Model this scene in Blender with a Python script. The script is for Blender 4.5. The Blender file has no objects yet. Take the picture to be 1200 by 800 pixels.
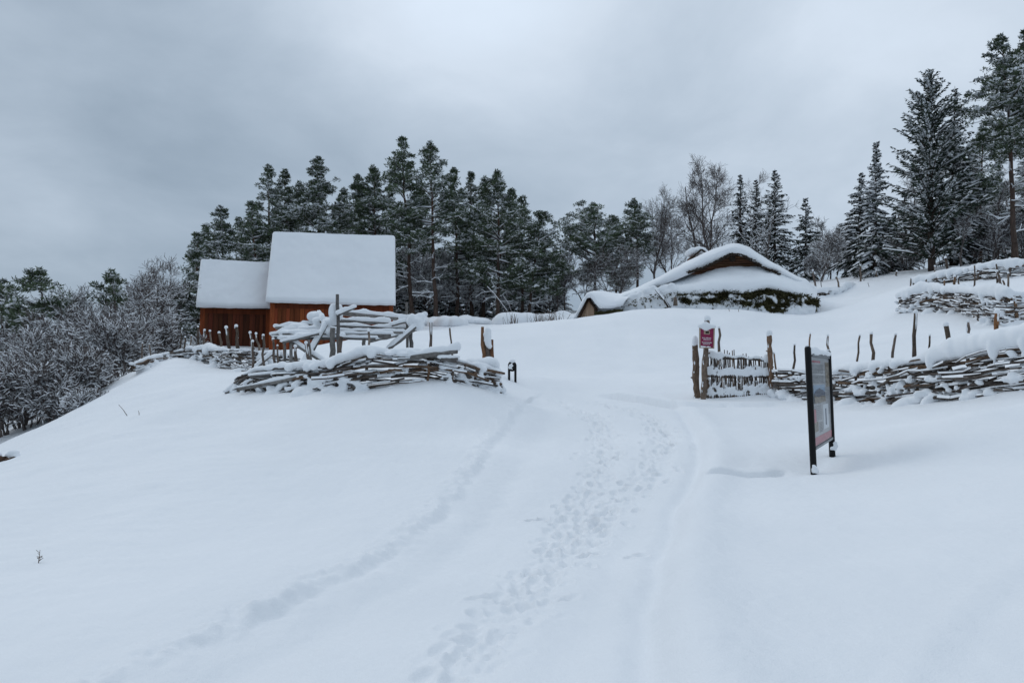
import bpy, math, random
import numpy as np
from mathutils import Vector

R = math.radians
rng = np.random.default_rng(7)
random.seed(7)
scene = bpy.context.scene
COL = scene.collection

# ------------------------------------------------------------------ camera
EYE = np.array([0.0, 0.0, 1.6])
PITCH = math.atan(0.1)
CP_, SP_ = math.cos(PITCH), math.sin(PITCH)
FWD = np.array([0, CP_, SP_]); UPV = np.array([0, -SP_, CP_]); RGT = np.array([1.0, 0, 0])

def at(px, py, Y):
    """point seen at photo pixel (px, py) at forward distance Y metres"""
    d = FWD + RGT * (px - 600) / 1000.0 + UPV * (400 - py) / 1000.0
    return EYE + d * (Y / d[1])

cam_d = bpy.data.cameras.new('camera')
cam_d.sensor_width = 36; cam_d.lens = 30; cam_d.clip_end = 3000; cam_d.clip_start = 0.1
cam = bpy.data.objects.new('camera', cam_d); COL.objects.link(cam)
cam.location = EYE; cam.rotation_euler = (math.pi / 2 + PITCH, 0, 0)
scene.camera = cam

# ------------------------------------------------------------------ noise
_perm = np.random.default_rng(3).permutation(512)
_ang = np.random.default_rng(4).random(512) * 2 * np.pi
def perlin(x, y):
    x = np.asarray(x, float); y = np.asarray(y, float)
    xi = np.floor(x).astype(int); yi = np.floor(y).astype(int)
    xf = x - xi; yf = y - yi
    u = xf * xf * xf * (xf * (xf * 6 - 15) + 10); v = yf * yf * yf * (yf * (yf * 6 - 15) + 10)
    def g(ix, iy, dx, dy):
        a = _ang[_perm[(_perm[ix % 512] + iy) % 512]]
        return np.cos(a) * dx + np.sin(a) * dy
    n00 = g(xi, yi, xf, yf); n10 = g(xi + 1, yi, xf - 1, yf)
    n01 = g(xi, yi + 1, xf, yf - 1); n11 = g(xi + 1, yi + 1, xf - 1, yf - 1)
    return (n00 * (1 - u) + n10 * u) * (1 - v) + (n01 * (1 - u) + n11 * u) * v
def fbm(x, y, o=3):
    s = 0; a = 1
    for i in range(o):
        s = s + a * perlin(x * 2 ** i + 17 * i, y * 2 ** i + 5 * i); a *= 0.5
    return s
def sstep(a, b, x):
    t = np.clip((x - a) / (b - a), 0, 1); return t * t * (3 - 2 * t)

# ------------------------------------------------------------------ materials
class NT:
    def __init__(self, nt): self.nt = nt
    def n(self, t, **kw):
        nd = self.nt.nodes.new(t)
        for k, v in kw.items():
            if k in nd.inputs: 
                nd.inputs[k].default_value = v
            else: setattr(nd, k, v)
        return nd
    def l(self, a, b): self.nt.links.new(a, b)

def new_mat(name):
    m = bpy.data.materials.new(name); m.use_nodes = True
    nt = NT(m.node_tree); bs = m.node_tree.nodes['Principled BSDF']
    return m, nt, bs

def ramp(nt, stops):
    r = nt.n('ShaderNodeValToRGB'); e = r.color_ramp.elements
    while len(e) < len(stops): e.new(0.5)
    for i, (p, c) in enumerate(stops):
        e[i].position = p; e[i].color = (*c, 1)
    return r

def mat_snow(name='snow', bump=0.25, scale=14.0, dist=0.02):
    m, nt, bs = new_mat(name)
    tc = nt.n('ShaderNodeTexCoord')
    n1 = nt.n('ShaderNodeTexNoise', Scale=scale, Detail=5.0, Roughness=0.62)
    n2 = nt.n('ShaderNodeTexNoise', Scale=scale * 9, Detail=2.0)
    n3 = nt.n('ShaderNodeTexNoise', Scale=0.35, Detail=3.0)
    for x in (n1, n2, n3): nt.l(tc.outputs['Object'], x.inputs['Vector'])
    ad = nt.n('ShaderNodeMath', operation='MULTIPLY_ADD'); ad.inputs[1].default_value = 0.35
    nt.l(n2.outputs['Fac'], ad.inputs[0]); nt.l(n1.outputs['Fac'], ad.inputs[2])
    b = nt.n('ShaderNodeBump', Strength=bump, Distance=dist); nt.l(ad.outputs[0], b.inputs['Height'])
    nt.l(b.outputs['Normal'], bs.inputs['Normal'])
    r = ramp(nt, [(0.3, (0.80, 0.825, 0.85)), (0.7, (0.86, 0.88, 0.90))])
    nt.l(n3.outputs['Fac'], r.inputs['Fac']); nt.l(r.outputs['Color'], bs.inputs['Base Color'])
    bs.inputs['Roughness'].default_value = 0.75
    bs.inputs['Specular IOR Level'].default_value = 0.15
    return m

def mat_wood(name, c0, c1, scale=(6, 6, 6), rough=0.9, tone=True, detail=6.0, bump=0.4):
    m, nt, bs = new_mat(name)
    tc = nt.n('ShaderNodeTexCoord'); mp = nt.n('ShaderNodeMapping'); mp.inputs['Scale'].default_value = scale
    nt.l(tc.outputs['Object'], mp.inputs['Vector'])
    n1 = nt.n('ShaderNodeTexNoise', Scale=1.0, Detail=detail, Roughness=0.65, Distortion=0.4)
    nt.l(mp.outputs[0], n1.inputs['Vector'])
    r = ramp(nt, [(0.28, c0), (0.72, c1)])
    nt.l(n1.outputs['Fac'], r.inputs['Fac'])
    col = r.outputs['Color']
    if tone:
        at_ = nt.n('ShaderNodeAttribute', attribute_name='tone')
        mx = nt.n('ShaderNodeMix', data_type='RGBA', blend_type='MULTIPLY')
        mx.inputs[0].default_value = 1.0
        nt.l(col, mx.inputs[6]); nt.l(at_.outputs['Color'], mx.inputs[7])
        col = mx.outputs[2]
    nt.l(col, bs.inputs['Base Color'])
    b = nt.n('ShaderNodeBump', Strength=bump, Distance=0.02); nt.l(n1.outputs['Fac'], b.inputs['Height'])
    nt.l(b.outputs['Normal'], bs.inputs['Normal'])
    bs.inputs['Roughness'].default_value = rough
    bs.inputs['Specular IOR Level'].default_value = 0.25
    return m

def mat_plain(name, c, rough=0.6, spec=0.3, var=0.25, scale=8.0, metallic=0.0, coat=0.0):
    m, nt, bs = new_mat(name)
    tc = nt.n('ShaderNodeTexCoord'); n1 = nt.n('ShaderNodeTexNoise', Scale=scale, Detail=4.0)
    nt.l(tc.outputs['Object'], n1.inputs['Vector'])
    r = ramp(nt, [(0.3, tuple(x * (1 - var) for x in c)), (0.7, tuple(min(1, x * (1 + var)) for x in c))])
    nt.l(n1.outputs['Fac'], r.inputs['Fac']); nt.l(r.outputs['Color'], bs.inputs['Base Color'])
    bs.inputs['Roughness'].default_value = rough; bs.inputs['Specular IOR Level'].default_value = spec
    bs.inputs['Metallic'].default_value = metallic; bs.inputs['Coat Weight'].default_value = coat
    return m

def mat_foliage(name, c0, c1):
    m, nt, bs = new_mat(name)
    tc = nt.n('ShaderNodeTexCoord'); n1 = nt.n('ShaderNodeTexNoise', Scale=1.1, Detail=5.0, Roughness=0.7)
    nt.l(tc.outputs['Object'], n1.inputs['Vector'])
    r = ramp(nt, [(0.32, c0), (0.68, c1)]); nt.l(n1.outputs['Fac'], r.inputs['Fac'])
    oi = nt.n('ShaderNodeObjectInfo'); hs = nt.n('ShaderNodeHueSaturation')
    mr = nt.n('ShaderNodeMapRange'); mr.inputs['To Min'].default_value = 0.75; mr.inputs['To Max'].default_value = 1.25
    nt.l(oi.outputs['Random'], mr.inputs['Value']); nt.l(mr.outputs[0], hs.inputs['Value'])
    nt.l(r.outputs['Color'], hs.inputs['Color']); nt.l(hs.outputs[0], bs.inputs['Base Color'])
    bs.inputs['Roughness'].default_value = 0.8; bs.inputs['Specular IOR Level'].default_value = 0.15
    return m

M = {
    'ground': mat_snow('ground_snow', 0.42, 11.0, 0.03),
    'snow': mat_snow('object_snow', 0.3, 16.0, 0.02),
    'tree_snow': mat_snow('tree_snow', 0.0, 16.0),
    'grey': mat_wood('weathered_wood', (0.075, 0.067, 0.060), (0.22, 0.21, 0.20), (9, 9, 9)),
    'rod': mat_wood('rod_wood', (0.034, 0.027, 0.023), (0.155, 0.130, 0.112), (12, 12, 12)),
    'stake': mat_wood('stake_wood', (0.045, 0.035, 0.028), (0.23, 0.18, 0.145), (14, 14, 7)),
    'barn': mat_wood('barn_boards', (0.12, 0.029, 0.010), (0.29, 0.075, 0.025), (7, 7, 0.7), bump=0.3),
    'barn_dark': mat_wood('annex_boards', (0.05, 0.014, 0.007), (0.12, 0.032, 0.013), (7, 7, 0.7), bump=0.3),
    'bark_board': mat_wood('roof_edge_wood', (0.02, 0.014, 0.010), (0.05, 0.035, 0.025), (6, 6, 6)),
    'log': mat_wood('gable_logs', (0.042, 0.022, 0.012), (0.155, 0.078, 0.041), (1.5, 8, 8)),
    'plank': mat_wood('shed_planks', (0.30, 0.19, 0.12), (0.52, 0.36, 0.25), (9, 9, 1.5)),
    'trunk': mat_wood('pine_bark', (0.030, 0.023, 0.020), (0.11, 0.083, 0.069), (7, 7, 2.5), tone=True),
    'bare': mat_wood('bare_bark', (0.062, 0.051, 0.048), (0.165, 0.14, 0.13), (5, 5, 3), tone=False, bump=0.0),
    'pine': mat_foliage('pine_needles', (0.046, 0.066, 0.041), (0.115, 0.145, 0.086)),
    'spruce': mat_foliage('spruce_needles', (0.014, 0.021, 0.016), (0.040, 0.054, 0.038)),
    'turf': mat_foliage('turf', (0.030, 0.026, 0.013), (0.10, 0.092, 0.042)),
    'black': mat_plain('black_paint', (0.005, 0.005, 0.0055), 0.45, 0.2, 0.2),
    'alu': mat_plain('header_metal', (0.25, 0.26, 0.27), 0.4, 0.4, 0.1, metallic=0.6),
    'earth': mat_wood('bare_earth', (0.03, 0.018, 0.012), (0.10, 0.06, 0.04), (4, 4, 4), tone=False),
    'paper': mat_plain('board_print', (0.27, 0.28, 0.29), 0.35, 0.5, 0.06, 3.0, coat=0.6),
    'ink': mat_plain('grey_ink', (0.21, 0.215, 0.22), 0.5, 0.3, 0.1),
    'red': mat_plain('red_ink', (0.34, 0.11, 0.13), 0.4, 0.4, 0.15, 12.0, coat=0.5),
    'magenta': mat_plain('magenta_paint', (0.23, 0.018, 0.065), 0.55, 0.3, 0.25, 20.0),
    'white': mat_plain('white_print', (0.62, 0.58, 0.6), 0.6, 0.3, 0.1),
    'beige': mat_plain('beige_print', (0.36, 0.27, 0.20), 0.6, 0.3, 0.2),
    'photo_sky': mat_plain('print_sky', (0.20, 0.28, 0.37), 0.4, 0.4, 0.15, 4.0, coat=0.5),
    'photo_hill': mat_plain('print_hill', (0.07, 0.085, 0.115), 0.4, 0.4, 0.3, 15.0, coat=0.5),
    'photo_land': mat_plain('print_land', (0.15, 0.125, 0.09), 0.4, 0.4, 0.4, 25.0, coat=0.5),
    'pale': mat_plain('print_pale', (0.48, 0.51, 0.54), 0.4, 0.4, 0.1, coat=0.5),
    'dry': mat_plain('dry_stalk', (0.12, 0.085, 0.06), 0.9, 0.1, 0.3),
}

# ------------------------------------------------------------------ mesh buffer
class Buf:
    def __init__(self): self.V = []; self.Q = []; self.T = []; self.tone = []; self.n = 0
    def add(self, v, q=None, t=None, tone=(1, 1, 1)):
        v = np.asarray(v, float).reshape(-1, 3)
        if q is not None and len(q): self.Q.append(np.asarray(q, int).reshape(-1, 4) + self.n)
        if t is not None and len(t): self.T.append(np.asarray(t, int).reshape(-1, 3) + self.n)
        tn = np.asarray(tone, float)
        self.tone.append(np.broadcast_to(tn, (len(v), 3)) if tn.ndim == 1 else tn)
        self.V.append(v); self.n += len(v)
    def tube(self, pts, rad, sides=6, tone=(1, 1, 1), cap=True, squash=None):
        P = np.asarray(pts, float); n = len(P)
        r = np.broadcast_to(np.asarray(rad, float), (n,))
        t = np.gradient(P, axis=0); t /= np.linalg.norm(t, axis=1, keepdims=True) + 1e-9
        ref = np.array([0, 0, 1.0]) if abs(t[:, 2]).mean() < 0.8 else np.array([0, 1.0, 0])
        a = np.cross(t, ref); a /= np.linalg.norm(a, axis=1, keepdims=True) + 1e-9
        b = np.cross(a, t)
        th = np.arange(sides) * 2 * np.pi / sides
        V = P[:, None] + r[:, None, None] * (np.cos(th)[None, :, None] * a[:, None] + np.sin(th)[None, :, None] * b[:, None])
        i = np.arange(n - 1)[:, None] * sides; j = np.arange(sides)[None]; k = (j + 1) % sides
        q = np.stack([i + j, i + k, i + sides + k, i + sides + j], -1).reshape(-1, 4)
        V = V.reshape(-1, 3); tr = []
        if cap:
            V = np.vstack([V, P[0], P[-1]]); c0 = n * sides; c1 = c0 + 1
            for s in range(sides):
                tr.append((c0, (s + 1) % sides, s)); tr.append((c1, (n - 1) * sides + s, (n - 1) * sides + (s + 1) % sides))
        self.add(V, q, tr, tone)
    def box(self, c, x, y, z, tone=(1, 1, 1)):
        """corner c, edge vectors x y z"""
        c = np.asarray(c, float); x, y, z = (np.asarray(k, float) for k in (x, y, z))
        V = [c, c + x, c + x + y, c + y, c + z, c + x + z, c + x + y + z, c + y + z]
        self.add(V, [(0, 3, 2, 1), (4, 5, 6, 7), (0, 1, 5, 4), (1, 2, 6, 5), (2, 3, 7, 6), (3, 0, 4, 7)], tone=tone)
    def blob(self, c, r, sub=(10, 7), rot=0.0):
        nu, nv = sub; r = np.broadcast_to(np.asarray(r, float), (3,))
        u = np.arange(nu) * 2 * np.pi / nu; v = np.linspace(0, np.pi, nv + 2)[1:-1]
        X = np.sin(v)[:, None] * np.cos(u)[None] * r[0]; Yv = np.sin(v)[:, None] * np.sin(u)[None] * r[1]
        Z = np.cos(v)[:, None] * np.ones(nu)[None] * r[2]
        if rot: X, Yv = X * math.cos(rot) - Yv * math.sin(rot), X * math.sin(rot) + Yv * math.cos(rot)
        V = np.stack([X, Yv, Z], -1).reshape(-1, 3)
        V = np.vstack([V, [0, 0, r[2]], [0, 0, -r[2]]]) + np.asarray(c)
        q = []; t = []
        for a in range(nv - 1):
            for b in range(nu):
                b2 = (b + 1) % nu; q.append((a * nu + b, (a + 1) * nu + b, (a + 1) * nu + b2, a * nu + b2))
        for b in range(nu):
            b2 = (b + 1) % nu
            t.append((nu * nv, b, b2)); t.append((nu * nv + 1, (nv - 1) * nu + b2, (nv - 1) * nu + b))
        self.add(V, q, t)
    def prisms(self, P0, P1, r0, r1, sides=3, tone=(1, 1, 1)):
        P0 = np.asarray(P0, float); P1 = np.asarray(P1, float); n = len(P0)
        if n == 0: return
        d = P1 - P0; d /= np.linalg.norm(d, axis=1, keepdims=True) + 1e-9
        ref = np.where(np.abs(d[:, 2:3]) > 0.9, np.array([[1.0, 0, 0]]), np.array([[0, 0, 1.0]]))
        a = np.cross(d, ref); a /= np.linalg.norm(a, axis=1, keepdims=True) + 1e-9; b = np.cross(a, d)
        th = np.arange(sides) * 2 * np.pi / sides
        ring = np.cos(th)[None, :, None] * a[:, None] + np.sin(th)[None, :, None] * b[:, None]
        A = P0[:, None] + ring * np.asarray(r0)[:, None, None]; B = P1[:, None] + ring * np.asarray(r1)[:, None, None]
        V = np.concatenate([A, B], 1).reshape(-1, 3)
        base = np.arange(n)[:, None] * 2 * sides; j = np.arange(sides)[None]; k = (j + 1) % sides
        q = np.stack([base + j, base + k, base + sides + k, base + sides + j], -1).reshape(-1, 4)
        tn = np.asarray(tone, float)
        if tn.ndim == 2: tn = np.repeat(tn, 2 * sides, axis=0)
        self.add(V, q, tone=tn)
    def ridge(self, P0, P1, r, w, h):
        """snow lying along the top of branch segments"""
        P0 = np.asarray(P0, float); P1 = np.asarray(P1, float); n = len(P0)
        if n == 0: return
        d = P1 - P0; pr = np.cross(d, np.array([0, 0, 1.0])); pr /= np.linalg.norm(pr, axis=1, keepdims=True) + 1e-9
        r = np.asarray(r)[:, None]; w = np.asarray(w)[:, None]; h = np.asarray(h)[:, None]; z = np.array([[0, 0, 1.0]])
        def ringp(P, s):
            return np.stack([P - pr * w * s, P + z * (r + h * s) - pr * w * 0.4 * s, P + z * (r + h * s) + pr * w * 0.4 * s, P + pr * w * s], 1)
        V = np.concatenate([ringp(P0, 1.0), ringp(P1, 0.9)], 1).reshape(-1, 3)
        b = np.arange(n)[:, None] * 8; o = np.array([[0, 1, 5, 4], [1, 2, 6, 5], [2, 3, 7, 6], [3, 0, 4, 7]])
        self.add(V, (b[:, :, None] + o[None]).reshape(-1, 4))
    def quads(self, C, A, B):
        """quad centres C with half-axes A, B"""
        V = np.stack([C - A - B, C + A - B, C + A + B, C - A + B], 1).reshape(-1, 3)
        self.add(V, np.arange(len(C) * 4).reshape(-1, 4))
    def blades(self, C, D, W):
        """needle tufts: kite from C along D, half width W"""
        V = np.stack([C, C + D * 0.45 + W, C + D, C + D * 0.45 - W], 1).reshape(-1, 3)
        self.add(V, np.arange(len(C) * 4).reshape(-1, 4))
    def grid(self, G, tone=(1, 1, 1), flip=False):
        a, b = G.shape[:2]; i = np.arange(a - 1)[:, None] * b; j = np.arange(b - 1)[None]
        o = (i + j, i + j + 1, i + j + b + 1, i + j + b)
        q = np.stack(o[::-1] if flip else o, -1).reshape(-1, 4); self.add(G.reshape(-1, 3), q, tone=tone)
    def mesh(self, name, off=(0, 0, 0), smooth=True):
        if not self.V: self.add([[0, 0, -9], [.01, 0, -9], [0, .01, -9]], t=[(0, 1, 2)])
        V = np.vstack(self.V) - np.asarray(off); me = bpy.data.meshes.new(name)
        Q = np.vstack(self.Q) if self.Q else np.zeros((0, 4), int); T = np.vstack(self.T) if self.T else np.zeros((0, 3), int)
        me.vertices.add(len(V)); me.vertices.foreach_set('co', V.astype(np.float32).ravel())
        nl = Q.size + T.size; me.loops.add(nl)
        me.loops.foreach_set('vertex_index', np.concatenate([Q.ravel(), T.ravel()]).astype(np.int32))
        np_ = len(Q) + len(T); me.polygons.add(np_)
        st = np.concatenate([np.arange(len(Q)) * 4, Q.size + np.arange(len(T)) * 3]).astype(np.int32)
        me.polygons.foreach_set('loop_start', st)
        me.polygons.foreach_set('use_smooth', np.full(np_, smooth))
        ca = me.attributes.new('tone', 'FLOAT_COLOR', 'POINT')
        tn = np.vstack(self.tone); ca.data.foreach_set('color', np.hstack([tn, np.ones((len(tn), 1))]).astype(np.float32).ravel())
        me.update(); me.validate()
        return me
    def build(self, name, mat, parent=None, smooth=True, remesh=None, label=None):
        off = np.array(parent['_loc']) if parent is not None else np.zeros(3)
        me = self.mesh(name, off, smooth)
        o = bpy.data.objects.new(name, me); COL.objects.link(o)
        if remesh:
            md = o.modifiers.new('r', 'REMESH'); md.mode = 'VOXEL'; md.voxel_size = remesh
            sm = o.modifiers.new('s', 'SMOOTH'); sm.iterations = 3; sm.factor = 0.5
            dg = bpy.context.evaluated_depsgraph_get()
            me2 = bpy.data.meshes.new_from_object(o.evaluated_get(dg)); o.modifiers.clear()
            o.data = me2; bpy.data.meshes.remove(me); me = me2; me.name = name
            me.polygons.foreach_set('use_smooth', np.ones(len(me.polygons), bool))
        me.materials.clear(); me.materials.append(M[mat])
        o['_loc'] = [float(x) for x in off]
        if parent is not None:
            o.parent = parent
        if label: o['label'] = label
        return o

def thing(name, label, cat, loc, group=None, rotz=0):
    o = bpy.data.objects.new(name, None); COL.objects.link(o)
    o.location = tuple(loc); o['label'] = label; o['category'] = cat; o['_loc'] = [float(x) for x in loc]
    o.empty_display_size = 0.3
    if group: o['group'] = group
    return o
def seg(a, b, n, jit=0.0):
    t = np.linspace(0, 1, n)[:, None]; P = np.asarray(a) * (1 - t) + np.asarray(b) * t
    if jit: P[1:-1] += rng.normal(0, jit, (n - 2, 3))
    return P

# ------------------------------------------------------------------ terrain
CPX = [
 (0,800,4.9),(200,800,4.6),(400,800,4.4),(600,800,4.3),(800,800,4.2),(1000,800,4.1),(1200,800,3.9),
 (0,700,7.1),(200,700,6.5),(400,700,6.1),(600,700,5.9),(800,700,5.8),(1000,700,5.6),(1200,700,5.2),
 (0,620,10.2),(200,620,9.4),(400,620,8.9),(600,620,8.8),(800,620,8.6),(950,620,8.2),(1200,620,7.3),
 (0,568,14),(100,550,14),(300,550,12.2),(450,550,12),(600,550,12),(820,550,11.7),(950,559,11.6),(975,531,12.3),(1080,530,11.4),(1200,550,9.6),
 (150,490,18),(250,490,17),(400,490,16),(500,490,15.6),(600,500,16),(700,500,16),(850,500,16.1),(1000,500,15),(1100,500,13.6),(1200,500,12),
 (20,540,17),(90,491,20),(150,448,23),(176,427,26),(197,421,27),(222,422,27),(260,430,25.5),(287,436,24),
 (275,459,19),(300,460,18.5),(340,459,18),(380,458,17.5),(430,459,17.2),(462,454,17.2),(500,449,17.3),(530,450,17.5),(565,457,18),(585,461,18.3),
 (640,466,20),(700,468,20.5),(760,463,21),(815,467,20.3),(870,466,20.2),(907,464,20),(960,468,19),(1000,470,18),(1040,471,17.2),(1100,467,16),(1165,461,15),(1210,457,14.5),
 (600,441,25),(700,432,26),(800,430,26),(900,430,26),(700,400,30.5),(800,398,30.5),(900,400,30),(990,410,25),(1000,385,31),(1060,400,23),
 (380,419,28),(424,403,30.5),(463,395,32.5),(500,388,34.5),(540,386,36),(581,384.5,36),(620,380,36),(360,430,22),(420,425,21),(480,408,22),
 (660,376,35.5),(700,371,35.7),(750,362.5,35.6),(800,361.5,35.5),(840,364,35.5),(865,361,35.3),(900,367,35.5),(930,369,36),(962,366,37.5),
 (720,372,40),(800,370,40),(900,370,40),(860,372,44),
 (1000,346,43),(960,346,44),(1057,364,30),(1090,363,29.3),(1125,366,27.5),(1155,376,25.5),(1180,383,24.5),(1205,377,24.5),(1130,395,20),(1200,400,18),
 (1000,328,48),(1060,325,44),(1075,333,34),(1110,332,33),(1150,328,32),(1210,322,31),
 (235,405,42),(312,412,42),(460,390,43),(385,405,42),(320,395,48),
 (300,384,56),(400,378,58),(480,374,58),(520,378,52),(583,380,56),(619,371,58),(670,369,57),(700,362,61),(750,354,62),(850,347,62),(920,336,58),(1010,323,52),(1090,316,46),(1194,304,43),(1260,300,43),
 (0,517,24),(60,505,24),(0,505,32),(80,490,32),(150,462,34),(200,440,38),(220,425,44),(-80,530,30),
]
WPX = [(-120,60,-7),(-60,90,0),(0,100,6),(60,100,8),(120,60,9),(-300,300,-15),(0,300,-10),(300,300,-5),(0,0,0.05),(-6,0,-.35),(6,0,.35),
       (0,-6,-.5),(-9,-8,-1.0),(9,-8,0.1),(-40,10,-6),(-25,5,-3.2),(40,10,4),(25,5,2.2),(-35,35,-2.5),(45,35,8)]
PTS = np.array([at(*c) for c in CPX] + [np.array(w, float) for w in WPX])
def _k(r2): return 0.5 * r2 * np.log(r2 + 1e-9)
def _tps_fit(P, lam):
    n = len(P); A = np.zeros((n + 3, n + 3)); d2 = ((P[:, None, :2] - P[None, :, :2]) ** 2).sum(-1)
    A[:n, :n] = _k(d2) + lam * np.eye(n); A[:n, n] = 1; A[:n, n + 1:] = P[:, :2]; A[n, :n] = 1; A[n + 1:, :n] = P[:, :2].T
    return np.linalg.solve(A, np.concatenate([P[:, 2], np.zeros(3)]))
_C = _tps_fit(PTS, 0.35)
def base_z(x, y):
    x = np.asarray(x, float); y = np.asarray(y, float); sh = x.shape; x = x.ravel(); y = y.ravel(); out = np.empty(len(x)); n = len(PTS)
    for s in range(0, len(x), 60000):
        xs = x[s:s + 60000]; ys = y[s:s + 60000]
        d2 = (xs[:, None] - PTS[None, :, 0]) ** 2 + (ys[:, None] - PTS[None, :, 1]) ** 2
        out[s:s + 60000] = _k(d2) @ _C[:n] + _C[n] + _C[n + 1] * xs + _C[n + 2] * ys
    return out.reshape(sh)
def gz(x, y): return float(base_z(np.array([x]), np.array([y]))[0])
_Ys = np.concatenate([np.linspace(2.5, 30, 1400), np.linspace(30, 90, 600)])
def hit(px, py):
    d = FWD + RGT * (px - 600) / 1000.0 + UPV * (400 - py) / 1000.0
    P = EYE + d[None] * (_Ys / d[1])[:, None]; below = P[:, 2] < base_z(P[:, 0], P[:, 1])
    i = int(np.argmax(below)) if below.any() else len(_Ys) - 1
    return P[i]

L_E = np.array([hit(*p) for p in [(20,835),(150,782),(270,728),(350,692),(440,655),(490,620),(540,570),(575,520),(600,490),(614,472)]])
R_E = np.array([hit(*p) for p in [(790,835),(785,800),(776,720),(785,650),(802,590),(824,550),(826,520),(818,500),(804,483),(790,474)]])
FP1 = np.array([hit(*p) for p in [(520,800),(560,750),(600,705),(640,655),(672,605),(695,560),(708,520),(706,497),(690,480),(655,470)]])
FP2 = np.array([hit(*p) for p in [(600,705),(650,650),(700,600),(738,570),(765,540),(778,512),(770,493),(745,480),(700,471)]])
def seg_dist(x, y, P):
    best = np.full(x.shape, 1e9); side = np.zeros(x.shape); tt = np.zeros(x.shape); acc = 0
    for a, b in zip(P[:-1], P[1:]):
        e = b[:2] - a[:2]; L = np.hypot(*e); t = np.clip(((x - a[0]) * e[0] + (y - a[1]) * e[1]) / L ** 2, 0, 1)
        dx = x - a[0] - t * e[0]; dy = y - a[1] - t * e[1]; d = np.hypot(dx, dy); m = d < best
        best = np.where(m, d, best); side = np.where(m, np.sign(e[0] * (y - a[1]) - e[1] * (x - a[0])), side); tt = np.where(m, acc + t * L, tt); acc += L
    return best, side, tt
def detail(x, y):
    z = 0.085 * fbm(x * 0.42, y * 0.3, 3) + 0.014 * fbm(x * 2.2, y * 1.3, 3)
    z = z + 0.05 * np.clip(fbm(x * 0.7 + 3 + y * .3, y * 1.7, 3), -0.2, 1) * sstep(-1, -5, x)
    for (c, amp, rx, ry) in SWELL: z = z + amp * np.exp(-((x - c[0]) / rx) ** 2 - ((y - c[1]) / ry) ** 2)
    near = (y < 26) & (y > -4) & (np.abs(x) < 14)
    xn = x[near]; yn = y[near]; zz = np.zeros(xn.shape)
    # road: sunken, crisp clumped left shoulder, soft right shoulder
    dl, sl, tl = seg_dist(xn, yn, L_E); dr, sr, tr = seg_dist(xn, yn, R_E)
    ul = np.where(sl > 0, -dl, dl) + 0.12 * fbm(tl * 1.9, tl * 0 + 3, 4); ur = np.where(sr > 0, dr, -dr) + 0.06 * fbm(tr * 0.9, tr * 0 + 9, 2)
    fade = sstep(21.5, 17, yn)
    depth_l = (0.055 + 0.05 * fbm(tl * 0.8, tl * 0 + 1, 2)) * fade
    zz -= depth_l * sstep(-0.07, 0.09, ul) * sstep(2.2, 0.2, ul)
    zz += fade * 0.03 * np.exp(-((ul + 0.12) / 0.13) ** 2) * (0.35 + 1.5 * fbm(xn * 4.5, yn * 4.5, 3)) + fade * 0.05 * sstep(11, 8, yn) * np.exp(-((ul + .02) / .2) ** 2) * fbm(xn * 3.2 + 9, yn * 3.2, 3)
    inroad = sstep(0.1, 0.6, ul) * sstep(-0.05, 0.35, ur)
    zz -= 0.05 * fade * inroad
    zz -= fade * 0.10 * np.exp(-((ur - 0.09) / 0.13) ** 2)
    zz += fade * 0.08 * np.exp(-((ur + 0.22) / 0.25) ** 2)
    # smooth old wheel tracks
    w = np.clip(ul / (ul + np.maximum(ur, 0.01) + 1e-6), 0, 1)
    zz -= inroad * fade * 0.025 * (np.exp(-((w - 0.2) / 0.07) ** 2) + np.exp(-((w - 0.82) / 0.06) ** 2))
    for q in RUT:
        d0, _, t0 = seg_dist(xn, yn, q); zz -= 0.03 * np.exp(-(d0 / 0.13) ** 2) - 0.012 * np.exp(-((d0 - .24) / .1) ** 2)
    zz += 0.006 * fbm(xn * 6.5, yn * 4.5, 2) * sstep(20, 12, yn)
    # trodden band
    d1, _, t1 = seg_dist(xn, yn, FP1); d2, _, t2 = seg_dist(xn, yn, FP2)
    wf = 0.75 + 0.25 * sstep(6, 11, yn)
    dm = np.minimum(d1 / (0.29 * wf), d2 / (0.26 * wf)); band = sstep(1.25, 0.5, dm)
    zz -= band * 0.022
    lump = fbm(xn * 6.5, yn * 5.5, 3)
    zz += band * (0.019 * np.clip(lump, -0.7, 0.5) + 0.016 * fbm(xn * 13, yn * 11, 3))
    # ploughed lip before the gate, and the small break beside the board
    for (A, B, dd, s0) in ((LIP_A, LIP_B, 0.15, .3), (LIP_B, LIP_C, 0.10, .3), (BRK_A, BRK_B, 0.095, .12)):
        e = B[:2] - A[:2]; L = np.hypot(*e); t = ((xn - A[0]) * e[0] + (yn - A[1]) * e[1]) / L ** 2
        v = ((xn - A[0]) * -e[1] + (yn - A[1]) * e[0]) / L + 0.09 * fbm(t * L * 1.3, t * 0 + A[0], 3)
        mk = sstep(-0.06, 0.12, t) * sstep(1.06, 0.88, t)
        zz -= mk * dd * np.where(v < 0, np.exp(-(v / s0) ** 2), np.exp(-(v / 0.03) ** 2))
        zz += mk * dd * 0.35 * np.exp(-((v - 0.18) / 0.16) ** 2)
    z[near] += zz
    return z
SWELL = [(hit(1140, 505), .22, 1.9, 1.5), (hit(1035, 533), -.10, .9, .8), (hit(480, 470), .12, 1.8, 1.3), (hit(250, 560), .10, 2.5, 1.5)]
RUT = [np.array([hit(*p) for p in q]) for q in ([(1260,640),(1200,700),(1150,765),(1110,830)], [(1290,690),(1235,755),(1195,830)])]
LIP_A, LIP_B, LIP_C = hit(712, 461), hit(800, 476), hit(915, 473)
BRK_A, BRK_B = hit(828, 558), hit(922, 553)

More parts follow.
